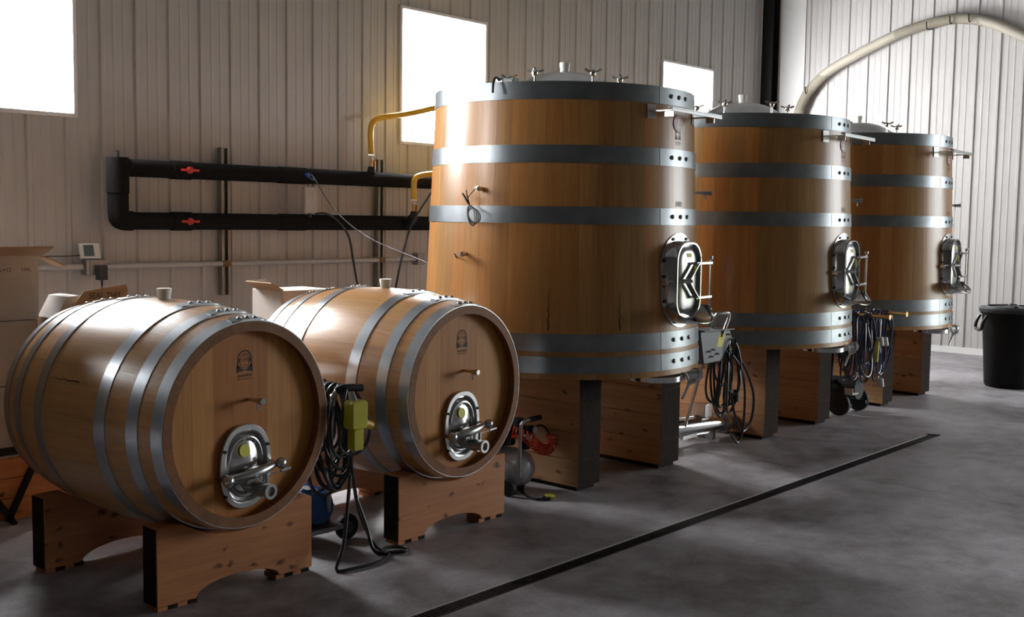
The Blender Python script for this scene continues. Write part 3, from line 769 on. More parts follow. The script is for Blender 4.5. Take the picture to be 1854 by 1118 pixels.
# probes on the nearest vat (local frame of the vat)
def az_local(az_world): return az_world-270-4.6
for azw, z, cable in ((185.6, 1.946-VZ, 'coil'), (178.8, 1.53-VZ, 'line')):
    a = az_local(azw); p = on(a, z); d = out_dir(a)
    o = obj('temperature_probe', MB().cyl(p, p+d*.03, .013, n=12).cyl(p+d*.03, p+d*.05, .02, n=6).cyl(p+d*.05, p+d*.062, .012, n=12), M['brushed'], v1)
    if cable == 'coil':
        q = p+d*.06; pts = [q, q+d*.03+Vector((0,0,-.02)), q+d*.015+Vector((0,.05,-.06)), q+Vector((0,.05,-.11))]
        cb = MB().tube(pts, .003, n=6)
        for k in range(4):
            c0 = q+Vector((0,.035-.012*k,-.17)); loop = []
            for m in range(12):
                g_ = 2*pi*m/12; loop.append(c0+Vector((-.004*k, cos(g_)*(.03+.006*k)+.012*sin(g_), sin(g_)*(.065-.007*k))))
            cb.tube(loop, .003, n=6, closed=True)
        cb.tube([q+Vector((0,.055,-.1)), q+Vector((-.01,.075,-.06)), q+Vector((-.01,.1,-.03))], .006, n=6).tube([q+Vector((0,.05,-.1)), q+Vector((-.01,.06,-.05)), q+Vector((-.01,.07,-.01))], .004, n=6)
        obj('probe_cable', cb, M['cable'], o)
sen = obj('rim_sensor', MB().box(-.05, .05, -.03, .03, 0, .045), M['gbox'], v1, bev=.004, loc=(-.80, -.09, VH-.01), label='small grey sensor on the rim')
obj('sensor_box', MB().box(.06, .12, -.03, .03, .0, .055), plain('teal_plastic', (.08,.17,.14), .4), sen, bev=.003)
obj('sensor_cable', MB().tube([(-.05, 0, .03), (-.09, -.01, .04), (-.13, -.02, .01), (-.15, -.03, -.06)], .008, n=8), M['cable'], sen)
for azw, z0, z1 in ((215, 1.07, 1.33), (242.4, 1.07, 1.31)):
    pts = [on(az_local(azw)+.25*sin(9*k), z0-VZ+(z1-z0)*k/8, .0005) for k in range(9)]
    vs = []; 
    for k, p in enumerate(pts):
        w = .004*(1-k/9)+.0006; tg = Vector((cos(radians(az_local(azw))), sin(radians(az_local(azw))), 0)); vs += [p-tg*w, p+tg*w]
    obj('crack', MB().add(vs, [(2*k, 2*k+1, 2*k+3, 2*k+2) for k in range(8)]), M['crack'], v1)

# ------------------------------------------------------------------ pipes and wiring on the long wall
def strut(x, z0, z1, lab):
    t = thing('strut_channel', lab, 'channel', (x, YW-.021, z0), 0, 'upright strut channels on the long wall')
    mb = MB().box(-.045, -.039, -.06, 0, 0, z1-z0).box(.039, .045, -.06, 0, 0, z1-z0).box(-.039, .039, -.005, 0, 0, z1-z0).box(-.039, -.018, -.06, -.055, 0, z1-z0).box(.018, .039, -.06, -.055, 0, z1-z0)
    obj('channel', mb, M['strut'], t)
    obj('clamp', MB().cyl((0, -.075, 1.325-z0), (0, -.04, 1.325-z0), .03, n=10).box(-.04, .04, -.08, -.06, 1.3-z0, 1.35-z0), M['rust'], t, label='rusty pipe clamp')
strut(5.515, 1.04, 2.35, 'grey strut channel on the wall beside the red valve handles')
strut(7.335, 1.04, 2.335, 'grey strut channel on the wall behind the yellow hoses')
pipe = thing('insulated_pipe', 'thick black foam insulated pipe loop fixed along the long wall', 'pipe', (4.43, 8.3, 1.5))
RP = .072
for z, nm_ in ((2.128, 'upper'), (1.698, 'lower')):
    o = obj('pipe_run', MB().cyl((.02, 0, z-1.5), (3.6+2.6, 0, z-1.5), RP, n=24), M['foam'], pipe)
    for x0, x1, r in ((.47, .66, RP+.007), (1.56, 1.86, RP+.005)):
        obj('insulation_sleeve', MB().cyl((x0, 0, z-1.5), (x1, 0, z-1.5), r, n=24), M['foam'], o, bev=.003)
    xv = .6; hy = -RP-.012
    v = obj('valve_handle', MB().cyl((xv, hy+.02, z-1.5), (xv, hy-.02, z-1.5), .03, n=8).obox((xv-.085, hy-.01, z-1.5), (xv+.085, hy-.01, z-1.5), .012, .02), M['red'], o, bev=.003, label='red valve handle')
obj('pipe_riser', MB().cyl((0, 0, .25), (0, 0, 2.205-1.5), .082, n=24), M['foam'], pipe)
obj('pipe_elbow', MB().tube([(0, 0, .32), (0, 0, .25), (.008, 0, .215), (.045, 0, .2), (.12, 0, .198)], .08, n=24, smooth=6), M['foam'], pipe)
obj('riser_vent', MB().cyl((0, 0, .7), (0, 0, .76), .014, n=10), M['black'], pipe)
obj('riser_sleeve', MB().cyl((0, 0, .42), (0, 0, .708), .088, n=24), M['foam'], pipe, bev=.003)

con = thing('conduit', 'thin grey conduit running level along the long wall', 'conduit', (3.4, YW-.075, 1.325))
obj('conduit_tube', MB().cyl((0, 0, 0), (.78, 0, 0), .026, n=14), M['conduit'], con)
obj('conduit_tube', MB().cyl((.94, 0, 0), (4.42, 0, 0), .024, n=14), M['conduit'], con)
jb = obj('junction_box', MB().box(.79, .94, -.05, .04, -.065, .06), M['gbox'], con, bev=.004)
obj('cover_plate', MB().box(.82, .95, -.056, -.05, -.06, .055), M['gbox'], jb)
obj('junction_box', MB().box(4.4, 4.5, -.05, .04, -.06, .06), M['gbox'], con, bev=.004)
st = thing('thermometer', 'white thermometer with green screen standing on the wall junction box', 'thermometer', (4.225, 8.38, 1.39))
sl = radians(-14)
obj('case', MB().box(-.085, .085, -.02, .005, 0, .125), M['whiteplastic'], st, bev=.006, rot=(sl, 0, 0))
obj('display', MB().box(-.055, .03, -.0225, -.019, .018, .11), M['screen'], st, rot=(sl, 0, 0), label='green-grey liquid crystal screen')
obj('lead', MB().tube([(-.085, 0, .03), (-.2, .0, .025), (-.42, -.02, .02), (-.62, -.05, -.05)], .0045, n=6), M['cable'], st)
pg = thing('power_adapter', 'black plug-in power adapter hanging from the junction box', 'adapter', (4.30, 8.37, 1.27))
obj('body', MB().box(-.04, .04, -.06, .0, -.05, .07), M['black'], pg, bev=.006)
obj('lead', MB().tube([(0, -.03, -.05), (0, -.03, -.1), (-.01, -.03, -.16), (-.03, -.03, -.26), (-.06, -.03, -.35)], lambda q: .009 if q < .25 else .005, n=8), M['cable'], pg)
sb = thing('sensor_box', 'pale grey sensor box hanging between the black pipes', 'sensor', (6.295, 8.24, 1.905))
obj('case', MB().box(-.075, .075, -.03, .03, -.125, .125), M['greyplastic'], sb, bev=.012)
obj('window', MB().box(.01, .05, -.032, -.029, -.02, .08), M['conduit'], sb)
obj('gland', MB().cyl((0, 0, -.16), (0, 0, -.12), .02, n=12), M['black'], sb)
obj('hanger_wire', MB().tube([(0, 0, .12), (-.01, .02, .16), (0, .02, .22)], .004, n=6), M['cable'], sb)
def hose_tap(name, lab, base, pts):
    t = thing(name, lab, 'hose', base)
    obj('rubber_collar', MB().cyl((0,0,0), (0,0,.06), .045, .03, n=14), M['rubber'], t)
    v = obj('brass_valve', MB().cyl((0,0,.05), (0,0,.13), .018, n=12).box(.02, .03, -.03, .0, .03, .12), M['brass'], t)
    obj('ferrule', MB().cyl((0,0,.125), (0,0,.165), .016, n=12), M['whiteplastic'], t)
    obj('hose_clip', MB().lathe([(.034, .165), (.034, .18), (.028, .18), (.028, .165), (.034, .165)], 16).obox((-.07, -.03, .172), (.0, -.035, .172), .006, .016), M['brushed'], t)
    obj('hose', MB().tube(pts, .029, n=12, smooth=6), M['yellow'], t)
hose_tap('yellow_hose', 'yellow hose rising from the upper black pipe past the window', (7.08, 8.28, 2.19),
         [(0,0,.16), (-.005,0,.25), (-.01,0,.42), (.02,-.02,.505), (.12,-.05,.55), (.38,-.12,.6), (.65,-.3,.68), (.95,-.6,.76), (1.3,-1.1,.8), (1.5,-1.6,.72)])
hose_tap('yellow_hose', 'short yellow hose bending from the lower black pipe behind the nearest vat', (7.5, 8.12, 1.76),
         [(0,0,.16), (0,0,.27), (.005,0,.36), (.05,0,.41), (.2,-.05,.44), (.5,-.2,.45), (.8,-.5,.4)])
obj('t_fitting', MB().tube([(0, .12, -.06), (0, .06, -.04), (0, 0, 0)], .05, n=14), M['rubber'], [o for o in bpy.data.objects if o.name.startswith('yellow_hose')][-1])
w1 = tag(obj('probe_wire', MB().tube([(6.27, 8.2, 2.14), (6.3, 8.17, 2.1), (6.5, 8.1, 1.8), (6.75, 7.9, 1.55), (7.05, 7.5, 1.35), (6.75, 7.0, 1.3), (5.9, 6.0, 1.36), (5.2, 5.2, 1.46), (4.93, 4.95, 1.53)], .005, n=6, smooth=8), M['wire']), 'thin grey wire drooping from the upper pipe to the nearest vat', 'wire')
tag(obj('black_cable', MB().tube([(6.33, 8.2, 1.775), (6.42, 8.17, 1.782), (6.55, 8.17, 1.73), (6.7, 8.17, 1.58), (6.76, 8.17, 1.35), (6.82, 8.17, 1.1), (6.95, 8.17, .85)], .011, n=8, smooth=6), M['cable']), 'black cable hanging in front of the wall left of the second channel', 'cable')
tag(obj('black_cable', MB().tube([(7.83, 8.04, 2.2), (7.61, 8.04, 1.95), (7.41, 8.04, 1.7), (7.3, 8.04, 1.45), (7.2, 8.04, 1.1), (7.16, 8.04, .85)], .011, n=8, smooth=6), M['cable']), 'black cable slanting down beside the short yellow hose', 'cable')
obj_blue = tag(obj('pipe_probe', MB().cyl((6.25, 8.23, 2.135), (6.25, 8.19, 2.135), .018, n=10).cyl((6.27, 8.235, 2.12), (6.3, 8.18, 2.09), .008, n=8), M['blue']), 'small blue probe stuck into the upper black pipe', 'probe')

# ------------------------------------------------------------------ ribbed hose on hooks, end wall
hp = [(15.05, 7.96, 2.6), (15.05, 7.94, 3.1), (15.05, 7.88, 3.41), (15.05, 7.81, 3.58), (15.05, 7.7, 3.74), (15.05, 7.43, 3.97), (15.05, 6.94, 4.2), (15.05, 6.46, 4.385), (15.05, 6.15, 4.465), (15.05, 5.85, 4.515), (15.05, 5.56, 4.52), (15.05, 5.19, 4.43), (15.05, 4.74, 4.2), (15.05, 4.2, 3.85), (15.05, 3.6, 3.3), (15.05, 3.2, 2.6)]
path = crom([Vector(p) for p in hp], 44)
mbh = MB().tube(path, lambda q: .069, n=12, smooth=1)
# corrugation: alternate ring radius
nring = len(path); nn = 12
vs = []
for i in range(nring):
    c = path[i]
    for k in range(nn):
        p = Vector(mbh.v[i*nn+k]); vs.append(tuple(c+(p-c)*(1.05 if i % 2 else .97)))
mbh.v = vs
hs = thing('ribbed_hose', 'beige ribbed hose arching over hooks high on the end wall', 'hose', (0,0,0))
obj('hose', mbh, M['hose'], hs, ang=60)
for y, z, w in ((7.74, 3.66, .06), (5.98, 4.41, .055), (5.67, 4.455, .055), (5.42, 4.45, .05)):
    hk = obj('wall_hook', MB().tube([(15.18, y, z+.03), (15.0, y, z+.005), (14.955, y, z+.02), (14.945, y, z+.1)], .008, n=8, smooth=3), M['blacksteel'])
    tag(hk, {7.74: 'black hook holding the low left end of the beige hose', 5.98: 'black hook under the hose, leftmost of the upper three', 5.67: 'black hook under the hose crest, middle of the upper three', 5.42: 'black hook right of the hose crest, rightmost of the three'}[y], 'hook', 'black wall hooks')

# ------------------------------------------------------------------ cardboard cases
def prints(parent, txt, size, x, y, z, shear=0):
    m_ = text_mb(txt, size, shear); obj('print', merge(MB(), m_, lambda p: (p[0]+x, y, p[2]+z)), M['ink'], parent)
zs = [0, .33, .71, 1.105, 1.495]
blabs = ['white cardboard case at the floor, bottom of the stack', 'white cardboard case, second from the floor in the stack', 'white cardboard case just below the top case of the stack', 'topmost white cardboard case, flaps open, at the left edge']
for i in range(4):
    t = thing('cardboard_case', blabs[i], 'box', (2.72+(.004 if i % 2 else -.004), 6.6, zs[i]), .0, 'stacked white cardboard cases')
    h = zs[i+1]-zs[i]
    if i < 3: obj('carton', MB().box(-.27, .27, 0, .4, .002, h-.002), M['card'], t, bev=.004, seg=2)
    else:
        obj('carton', MB().box(-.27, .27, 0, .008, .002, h).box(-.27, -.262, .008, .4, .002, h).box(.262, .27, .008, .4, .002, h).box(-.262, .262, .392, .4, .002, h).box(-.262, .262, .008, .392, .002, .01), M['card'], t)
        obj('flap', MB().prism([(0, h), (-.09, h+.03), (-.15, h+.055), (-.148, h+.06), (-.09, h+.036), (0, h+.005)], -.27, .3, 'yz'), M['brown'], t)
        obj('flap', MB().prism([(.27, h), (.36, h-.03), (.45, h-.075), (.45, h-.068), (.36, h-.022), (.272, h+.008)], .0, .16), M['brown'], t)
        obj('flap', MB().prism([(-.02, h), (-.03, h+.13), (-.025, h+.2), (-.02, h+.13), (-.012, h)], .06, .34), M['brown'], t)
        prints(t, '750mL×12', .034, .035, -.0012, h-.085); prints(t, '5WL.', .03, .2, -.0012, h-.085)
    if i == 1: prints(t, '750mL', .034, -.02, -.0012, h-.1)
t = thing('open_carton', 'open brown carton with printed flap behind the nearest barrel', 'box', (3.21, 6.35, .75))
obj('carton', MB().box(-.2, .2, 0, .008, 0, .37).box(-.2, -.192, .008, .3, 0, .37).box(.192, .2, .008, .3, 0, .37).box(-.192, .192, .292, .3, 0, .37).box(-.192, .192, .008, .292, 0, .01), M['brown'], t)
obj('flap', MB().prism([(-.2, .37), (-.13, .5), (-.06, .505), (-.02, .5), (-.03, .49), (-.19, .37)], .06, .3), M['card'], t)
fl = obj('flap', MB().prism([(-.18, .37), (-.04, .53), (.24, .565), (.25, .53), (.2, .37)], -.03, -.024), M['brown'], t, rot=(radians(-6), 0, 0), label='raised flap printed with words')
m_ = text_mb('SEAL THIS', .05, .2); obj('print', merge(MB(), m_, lambda p: (p[0]*.95+.09, -.0312, p[2]+.5)), M['ink'], fl)
o = thing('storage_crate', 'plain wooden crate on the floor holding up the open carton', 'crate', (3.27, 6.33, 0))
for k in range(4): obj('crate_board', MB().box(-.26, .26, 0, .018, .02+k*.18, .18+k*.18), M['beam'], o, bev=.003, seg=1)
for s in (-.26, .242): obj('crate_side', MB().box(s, s+.018, .018, .36, .02, .72), M['beam_y'], o)
obj('crate_top', MB().box(-.26, .26, 0, .36, .725, .748), M['beam'], o)
t = thing('open_carton', 'open pale carton with raised flap behind the barrel beside the vats', 'box', (4.72, 6.2, .9))
obj('carton', MB().box(-.22, .22, 0, .35, 0, .34), M['card'], t, bev=.004)
obj('flap', MB().prism([(-.22, .34), (-.31, .395), (-.305, .4), (-.2, .345)], .0, .3), M['brown'], t)
obj('flap', MB().prism([(-.31, .4), (-.2, .345), (-.12, .36), (-.16, .41)], .28, .286), M['card'], t)
o = thing('storage_crate', 'wooden crate under the pale carton behind the barrels', 'crate', (4.72, 6.2, 0))
for k in range(5): obj('crate_board', MB().box(-.3, .3, 0, .018, .01+k*.175, .175+k*.175), M['beam'], o, bev=.003, seg=1)
obj('crate_top', MB().box(-.3, .3, 0, .4, .885, .9), M['beam'], o)
for s in (-.3, .282): obj('crate_side', MB().box(s, s+.018, .018, .4, .01, .885), M['beam_y'], o)
# unseen pallet load of cases, added to block window light from the nearest barrel
o = thing('light_blocking_pallet', 'unseen pallet load of brown cases, added to block light left of the open white case', 'pallet load', (1.15, 6.5, 0))
for k in range(3): obj('pallet_runner', MB().box(-1.25, 1.25, .05+k*.4, .15+k*.4, 0, .09), M['beam'], o)
for k in range(6): obj('pallet_board', MB().box(-1.25+k*.44, -.95+k*.44, 0, 1.0, .09, .11), M['beam_y'], o)
cm = mesh('case', MB().box(.003, .497, .003, .497, .002, .378), M['brown'])
for i in range(5):
    for j in range(2):
        for k in range(6): link('case', cm, o, (-1.25+.5*i, .5*j, .11+.38*k))
# folding stand with orange boards, lower left
o = thing('wooden_stand', 'orange-brown plank panel in a black folding frame behind the nearest barrel', 'stand', (2.55, 6.1, 0))
for k in range(3): obj('plank', MB().box(-.5, .45, .04, .06, .02+k*.12, .138+k*.12), M['beam'], o, bev=.003, seg=1)
for a, b_ in (((-.2, .42), (.06, .0)), ((.24, .46), (.02, .02)), ((-.45, .42), (-.2, 0))):
    obj('frame_leg', MB().obox((a[0], 0.01, a[1]), (b_[0], 0.01, b_[1]), .03, .03), M['blacksteel'], o)
obj('frame_rail', MB().obox((-.5, .02, .42), (.45, .02, .42), .03, .04), M['blacksteel'], o)

# ------------------------------------------------------------------ transfer pump cart between the barrels
def hang_loops(mb, top, n, w, h, r, seed, depth=(0,-.12), tilt=.0, dirv=Vector((1,0,0)), back=Vector((0,1,0))):
    q = random.Random(seed)
    for k in range(n):
        ww = w*q.uniform(.55, 1.05); hh = h*q.uniform(.6, 1.05); off = q.uniform(*depth); sh = q.uniform(-.3, .3)*w*.5; pts = []
        for m in range(14):
            g_ = 2*pi*m/14; z = (cos(g_)-1)*.5*hh; wd = ww*.5*sin(g_)*(1-.25*cos(g_))
            pts.append(Vector(top)+dirv*(wd+sh*(1-cos(g_))*.5)+back*(off+.02*sin(2*g_+k))+Vector((0,0,z+.012)))
        mb.tube(pts, r, n=7, smooth=3, closed=True)
    return mb
t = thing('transfer_pump', 'wheeled pump cart with yellow switch and black cable coils between the barrels', 'pump', (3.6, 4.6, 0))
def mast(dx, dy): return [(.03+dx, dy, .06), (-.03+dx, -.09+dy, .3), (-.16+dx, -.28+dy, .8), (-.175+dx, -.315+dy, .865), (-.15+dx, -.345+dy, .9), (-.045+dx, -.36+dy, .892)]
fr = obj('frame', MB().tube(mast(0, 0), .014, n=10, smooth=6).tube(mast(-.03, .26), .014, n=10, smooth=6).obox((-.1, 0, .09), (.14, 0, .09), .03, .03).obox((-.1, .3, .09), (.14, .3, .09), .03, .03).obox((0, 0, .09), (0, .3, .09), .03, .03).cyl((-.16, -.28, .8), (-.19, -.02, .8), .011, n=8), M['brushed'], t)
for dx, dy in ((0, 0), (-.03, .26)):
    obj('handle_grip', MB().tube([(-.168+dx, -.328+dy, .888), (-.14+dx, -.348+dy, .902), (-.035+dx, -.362+dy, .893)], .02, n=12), M['rubber'], fr)
for y in (-.03, .33):
    w = obj('wheel', MB().lathe([(.03, -.02), (.055, -.022), (.068, -.018), (.073, 0), (.068, .018), (.055, .022), (.03, .02)], 24, (.14, y, .073), (0,1,0)), M['rubber'], t, ang=50)
    obj('wheel_hub', MB().cyl((.14, y-.024, .073), (.14, y+.024, .073), .032, n=16), M['grey'], w)
mt = obj('motor', MB().lathe([(.0001, -.16), (.085, -.16), (.1, -.14), (.1, .14), (.09, .17), (.0001, .17)], 24, (-.06, .1, .215), (0,1,0)), M['blue'], t, ang=40, label='blue painted electric motor')
for k in range(9):
    a = 2*pi*k/9; obj('cooling_fin', MB().obox((-.06+.1*cos(a), -.04, .215+.1*sin(a)), (-.06+.1*cos(a), .22, .215+.1*sin(a)), .006, .014, (cos(a), 0, sin(a))), M['blue'], mt)
obj('name_plate', MB().box(-.12, -.07, -.03, .05, .318, .3215), M['whiteplastic'], mt)
obj('base_plate', MB().box(-.18, .06, -.1, .25, .09, .115), M['gbox'], t)
sw = obj('switch_box', MB().prism(rrect(.1, .145, .02, 4, -.125, .775), -.46, -.385), M['yellowbox'], t, bev=.006, label='yellow hand switch')
obj('switch_base', MB().prism(rrect(.062, .11, .012, 4, -.125, .65), -.45, -.395), M['yellowbox'], sw, bev=.004)
obj('switch_neck', MB().cyl((-.135, -.42, .84), (-.13, -.4, .885), .02, .012, n=10), M['gbox'], sw)
cb = hang_loops(MB(), (-.11, -.34, .895), 15, .21, .56, .0085, 3, (-.03, .24)); obj('cable_coil', cb, M['cable'], t)
obj('yellow_plug', MB().cyl((-.075, -.42, .725), (-.02, -.42, .705), .026, .022, n=12), plain('amber_plug', (.55,.33,.03), .4), t)
obj('floor_cable', MB().tube([(-.1, -.35, .45), (-.14, -.38, .3), (-.2, -.42, .12), (-.25, -.43, .015), (-.2, -.47, .012), (-.02, -.48, .012), (.1, -.42, .012), (.11, -.3, .03), (.05, -.25, .2), (-.04, -.3, .42), (-.08, -.33, .55)], .0095, n=8, smooth=7).tube([(.0, -.28, .3), (.05, -.3, .15), (.07, -.34, .02), (.12, -.4, .012), (.18, -.45, .014), (.23, -.42, .014), (.21, -.355, .014), (.13, -.35, .02), (.1, -.41, .012)], .0095, n=8, smooth=7), M['cable'], t)

# ------------------------------------------------------------------ small air compressor
t = thing('air_compressor', 'small silver-tank air compressor with red coil hose beside the nearest vat', 'compressor', (5.17, 4.55, 0))
obj('tank', MB().lathe([(.0001, -.2), (.06, -.19), (.1, -.16), (.122, -.11), (.127, -.05), (.127, .3), (.1, .38), (.0001, .4)], 32, (.0, .16, .155), (-.28, .96, 0)), M['silver'], t, ang=50)
hd = obj('handle_tube', MB().tube([(-.06, -.02, .12), (-.058, -.02, .2), (-.055, -.02, .42), (-.045, -.025, .465), (-.01, -.035, .485), (.1, -.05, .49)], .012, n=10, smooth=6), M['brushed'], t)
gp = MB().tube([(.01, -.038, .487), (.1, -.05, .49)], .0165, n=12, smooth=1)
obj('grip', gp, M['rubber'], hd)
pm = obj('pump_body', MB().box(-.06, .06, .12, .28, .3, .44).cyl((0, .15, .3), (0, .15, .46), .06, n=16), M['black'], t, bev=.008)
obj('motor_cover', MB().cyl((-.14, .2, .36), (.0, .2, .36), .085, n=18), M['gbox'], pm)
rg = obj('regulator', MB().box(.02, .06, .0, .05, .28, .43).box(-.02, .05, .04, .1, .38, .48), M['black'], t, bev=.005)
for (x, z, r) in ((.085, .405, .028), (.02, .37, .026)):
    gd = obj('gauge', MB().cyl((x, -.02, z), (x, .02, z), r, n=20), M['black'], rg, bev=.002); obj('gauge_face', MB().cyl((x, -.0225, z), (x, -.019, z), r*.84, n=20), M['whiteplastic'], gd)
# helix hose along a sagging path
ctrl = crom([Vector(p) for p in ((-.05, .05, .4), (.0, -.03, .37), (.04, -.05, .33), (.1, -.06, .285), (.17, -.06, .275), (.22, -.05, .31), (.22, -.03, .36))], 6)
acc = [0]
for a, b_ in zip(ctrl, ctrl[1:]): acc.append(acc[-1]+(b_-a).length)
turns = 20; hx = []; NN = turns*12
for i in range(NN+1):
    s_ = acc[-1]*i/NN; k = max(j for j in range(len(acc)) if acc[j] <= s_+1e-9); k = min(k, len(ctrl)-2)
    f = (s_-acc[k])/(acc[k+1]-acc[k]); p = ctrl[k].lerp(ctrl[k+1], f); d = (ctrl[k+1]-ctrl[k]).normalized()
    x = d.cross(Vector((0,1,.2))).normalized(); y = d.cross(x); g_ = 2*pi*turns*i/NN
    hx.append(p+x*(.034*cos(g_))+y*(.034*sin(g_)))
obj('coil_hose', MB().tube(hx, .0052, n=6, smooth=1), M['redhose'], t, label='red coiled air hose')
obj('hose_tail', MB().tube([(.22, -.03, .36), (.2, 0, .41), (.14, .0, .425), (.1, .0, .41)], .006, n=6).tube([(-.05, .05, .4), (-.1, .08, .44), (-.09, .1, .48)], .006, n=6), M['rubber'], t)
for y in (.0, .4):
    obj('rubber_foot', MB().cyl((-.05, y+.04, 0), (-.05, y+.04, .045), .02, n=10).cyl((.05, y+.06, 0), (.05, y+.06, .045), .02, n=10), M['rubber'], t)
obj('wheel', MB().lathe([(.0001, -.02), (.05, -.02), (.056, 0), (.05, .02), (.0001, .02)], 20, (-.12, .02, .056), (1, .2, 0)), M['rubber'], t)
tag(obj('power_plug', MB().tube([(5.18, 4.6, .03), (5.12, 4.48, .01), (5.1, 4.38, .009), (5.13, 4.335, .012)], .008, n=8).cyl((5.125, 4.34, .014), (5.165, 4.325, .014), .014, .018, n=10), M['rubber']), 'black power lead with yellow plug lying on the floor', 'plug')
obj('plug_face', MB().cyl((5.14, 4.334, .03), (5.2, 4.318, .018), .014, .017, n=10), M['yellowbox'], [o for o in bpy.data.objects if o.name.startswith('power_plug')][0])

# ------------------------------------------------------------------ screw pump with control box, between the first and second vat
t = thing('screw_pump', 'stainless tube pump with grey control box between the nearest and middle vats', 'pump', (7.38, 4.62, 0))
tb = obj('pump_tube', MB().cyl((-.6, .12, .15), (.33, 0, .13), .065, n=22), M['steel'], t)
for s in (-1, 1): obj('tie_rod', MB().cyl((-.6, .12, .15+s*.075), (.36, -.005, .13+s*.075), .007, n=8), M['steel'], tb)
obj('end_flange', MB().cyl((.3, .004, .13), (.345, -.002, .13), .095, n=8).cyl((.345, -.002, .13), (.4, -.01, .13), .05, n=18).lathe([(.05, 0), (.064, 0), (.064, .03), (.045, .03), (.045, -.03)], 20, (.395, -.01, .13), (1, -.13, 0)), M['brushed'], t)
obj('gear_box', MB().box(.02, .13, -.02, .1, .2, .31), M['brushed'], t, bev=.006)
for x in (-.35, .2): obj('tube_stand', MB().box(x-.02, x+.02, .0, .14, 0, .085), M['gbox'], t)
pst = obj('mast', MB().tube([(-.2, .05, .06), (-.24, -.1, .5), (-.3, -.26, .95), (-.31, -.3, 1.06), (-.25, -.32, 1.075), (-.18, -.33, 1.065), (-.2, -.33, 1.0), (-.26, -.32, .9)], .013, n=10, smooth=5).obox((-.2, .05, .06), (0, .05, .06), .03, .03), M['brushed'], t)
cbx = obj('control_box', MB().prism([(-.56, .955), (-.14, .945), (-.1, .875), (-.26, .71), (-.5, .705)], -.32, -.19), M['grey'], t, bev=.008, label='grey control box')
obj('box_hood', MB().prism([(-.56, .957), (-.14, .947), (-.14, .954), (-.56, .964)], -.36, -.18), M['grey'], cbx)
obj('sticker', MB().add([(-.29, -.3212, .925), (-.2, -.3212, .92), (-.25, -.3212, .82), (-.33, -.3212, .825)], [(0,1,2,3)]), M['yellowtape'], cbx)
for x, z in ((-.44, .8), (-.38, .81), (-.32, .775), (-.4, .76), (-.17, .91)): obj('toggle', MB().cyl((x, -.32, z), (x+.004, -.34, z-.004), .007, n=8), M['brushed'], cbx)
cb = hang_loops(MB(), (-.1, -.3, .86), 9, .22, .6, .0095, 11, (-.05, .15)); obj('cable_coil', cb, M['cable'], t)
obj('cable_loop', MB().tube([(-.2, -.3, .8), (-.1, -.31, .78), (.07, -.32, .66), (.18, -.33, .5), (.235, -.33, .36), (.2, -.33, .2), (.08, -.33, .13), (-.02, -.33, .22), (-.1, -.32, .45), (-.14, -.3, .72)], .0105, n=8, smooth=6).tube([(-.16, -.33, .78), (.0, -.35, .62), (.06, -.35, .4), (.04, -.35, .14), (-.03, -.35, .06), (-.12, -.34, .14)], .0095, n=8, smooth=6), M['cable'], t)
obj('plug', MB().cyl((-.04, -.33, .47), (-.04, -.33, .38), .024, n=12), M['black'], t)
wl = obj('wheel', MB().lathe([(.0001, -.018), (.055, -.018), (.065, 0), (.055, .018), (.0001, .018)], 22, (.1, .2, .065), (0,1,0)), M['rubber'], t)

# ------------------------------------------------------------------ cart with navy cables between the middle and last vat
t = thing('hose_cart', 'dark wheeled cart hung with navy cable coils between the middle and farthest vats', 'cart', (9.4, 4.4, 0))
fr = obj('frame', MB().tube([(0, .12, .09), (0, .1, .5), (0, .08, .88), (0, .04, .94), (0, -.1, .945)], .014, n=10).tube([(.32, .12, .09), (.32, .1, .5), (.32, .08, .88), (.32, .04, .95), (.32, -.1, .955)], .014, n=10).obox((0, .1, .3), (.32, .1, .3), .02, .03).obox((0, .12, .1), (.32, .12, .1), .03, .03).obox((0, .12, .1), (0, -.1, .1), .03, .03).obox((.32, .12, .1), (.32, -.1, .1), .03, .03), M['blacksteel'], t)
for x, z, e in ((0, .945, -.42), (.32, .955, -.44)):
    obj('handle_bar', MB().cyl((x, -.05, z), (x, e, z-.01), .017, n=12).cyl((x, e, z-.01), (x, e-.012, z-.01), .024, n=12), M['brass'], fr)
obj('cable_coil', hang_loops(MB(), (0, -.1, .95), 13, .26, .66, .0095, 21, (-.14, .12)), M['bluecable'], t)
obj('cable_coil', hang_loops(MB(), (.3, -.12, .96), 11, .26, .64, .0095, 33, (-.16, .08)), M['bluecable'], t)
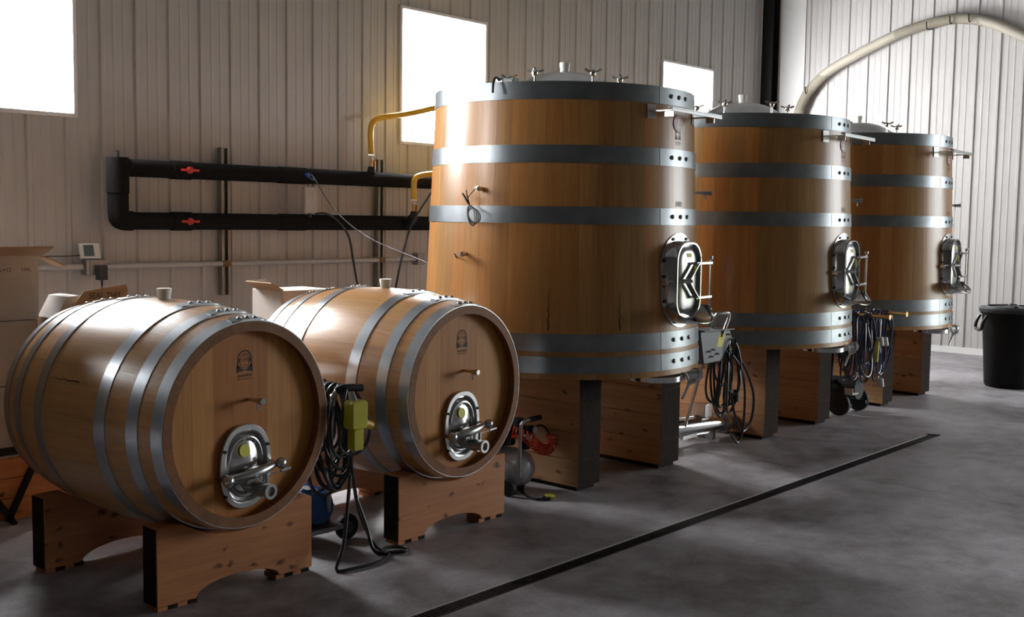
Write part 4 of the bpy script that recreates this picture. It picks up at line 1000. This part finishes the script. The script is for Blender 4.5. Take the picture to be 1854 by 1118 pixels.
for (x, y, z) in ((.1, -.3, .74), (.2, -.3, .73), (.14, -.3, .36)):
    obj('connector', MB().cyl((x, y, z), (x+.01, y-.01, z-.075), .03, n=12), M['greyplastic'], t)
obj('connector_body', MB().cyl((.06, -.3, .7), (.04, -.3, .52), .018, n=10), M['yellowbox'], t)
for x in (-.04, .36):
    w = obj('wheel', MB().lathe([(.04, -.02), (.085, -.024), (.105, -.018), (.11, 0), (.105, .018), (.085, .024), (.04, .02)], 24, (x, .0, .11), (1,0,0)), M['rubber'], t, ang=50)
    obj('wheel_hub', MB().cyl((x-.022, 0, .11), (x+.022, 0, .11), .05, n=16), M['blacksteel'], w)
obj('motor', MB().cyl((.16, -.1, .24), (.16, .2, .24), .1, n=20), M['blacksteel'], t)
obj('bracket', MB().box(-.02, .1, -.12, -.04, .2, .215).box(-.02, -.01, -.12, -.04, .215, .26), M['greyplastic'], t)

# ------------------------------------------------------------------ bin
t = thing('trash_bin', 'black round rubbish bin with ridged lid at the right edge', 'bin', (12.5, 3.9, 0))
obj('body', MB().lathe([(.0001, .0), (.25, .0), (.265, .03), (.315, .8), (.335, .8), (.335, .845), (.0001, .845)], 40), plain('bin_plastic', (.006,.0065,.007), .6, spec=.2), t)
ld = obj('lid', MB().lathe([(.345, .82), (.35, .855), (.335, .87), (.28, .868), (.27, .88), (.0001, .895)], 40), plain('bin_lid', (.035,.045,.05), .45), t)
for k in range(4): obj('lid_rib', MB().obox((.06*cos(k*pi/2), .06*sin(k*pi/2), .893), (.25*cos(k*pi/2+.4), .25*sin(k*pi/2+.4), .887), .035, .016), M['blacksteel'], ld)
for a in (130, 310):
    d = Vector((cos(radians(a)), sin(radians(a)), 0)); s = Vector((-d.y, d.x, 0))
    obj('side_handle', MB().tube([d*.32+s*.09+Vector((0,0,.78)), d*.36+s*.09+Vector((0,0,.7)), d*.37+s*.07+Vector((0,0,.63)), d*.37-s*.07+Vector((0,0,.63)), d*.36-s*.09+Vector((0,0,.7)), d*.32-s*.09+Vector((0,0,.78))], .018, n=8), M['black'], t)
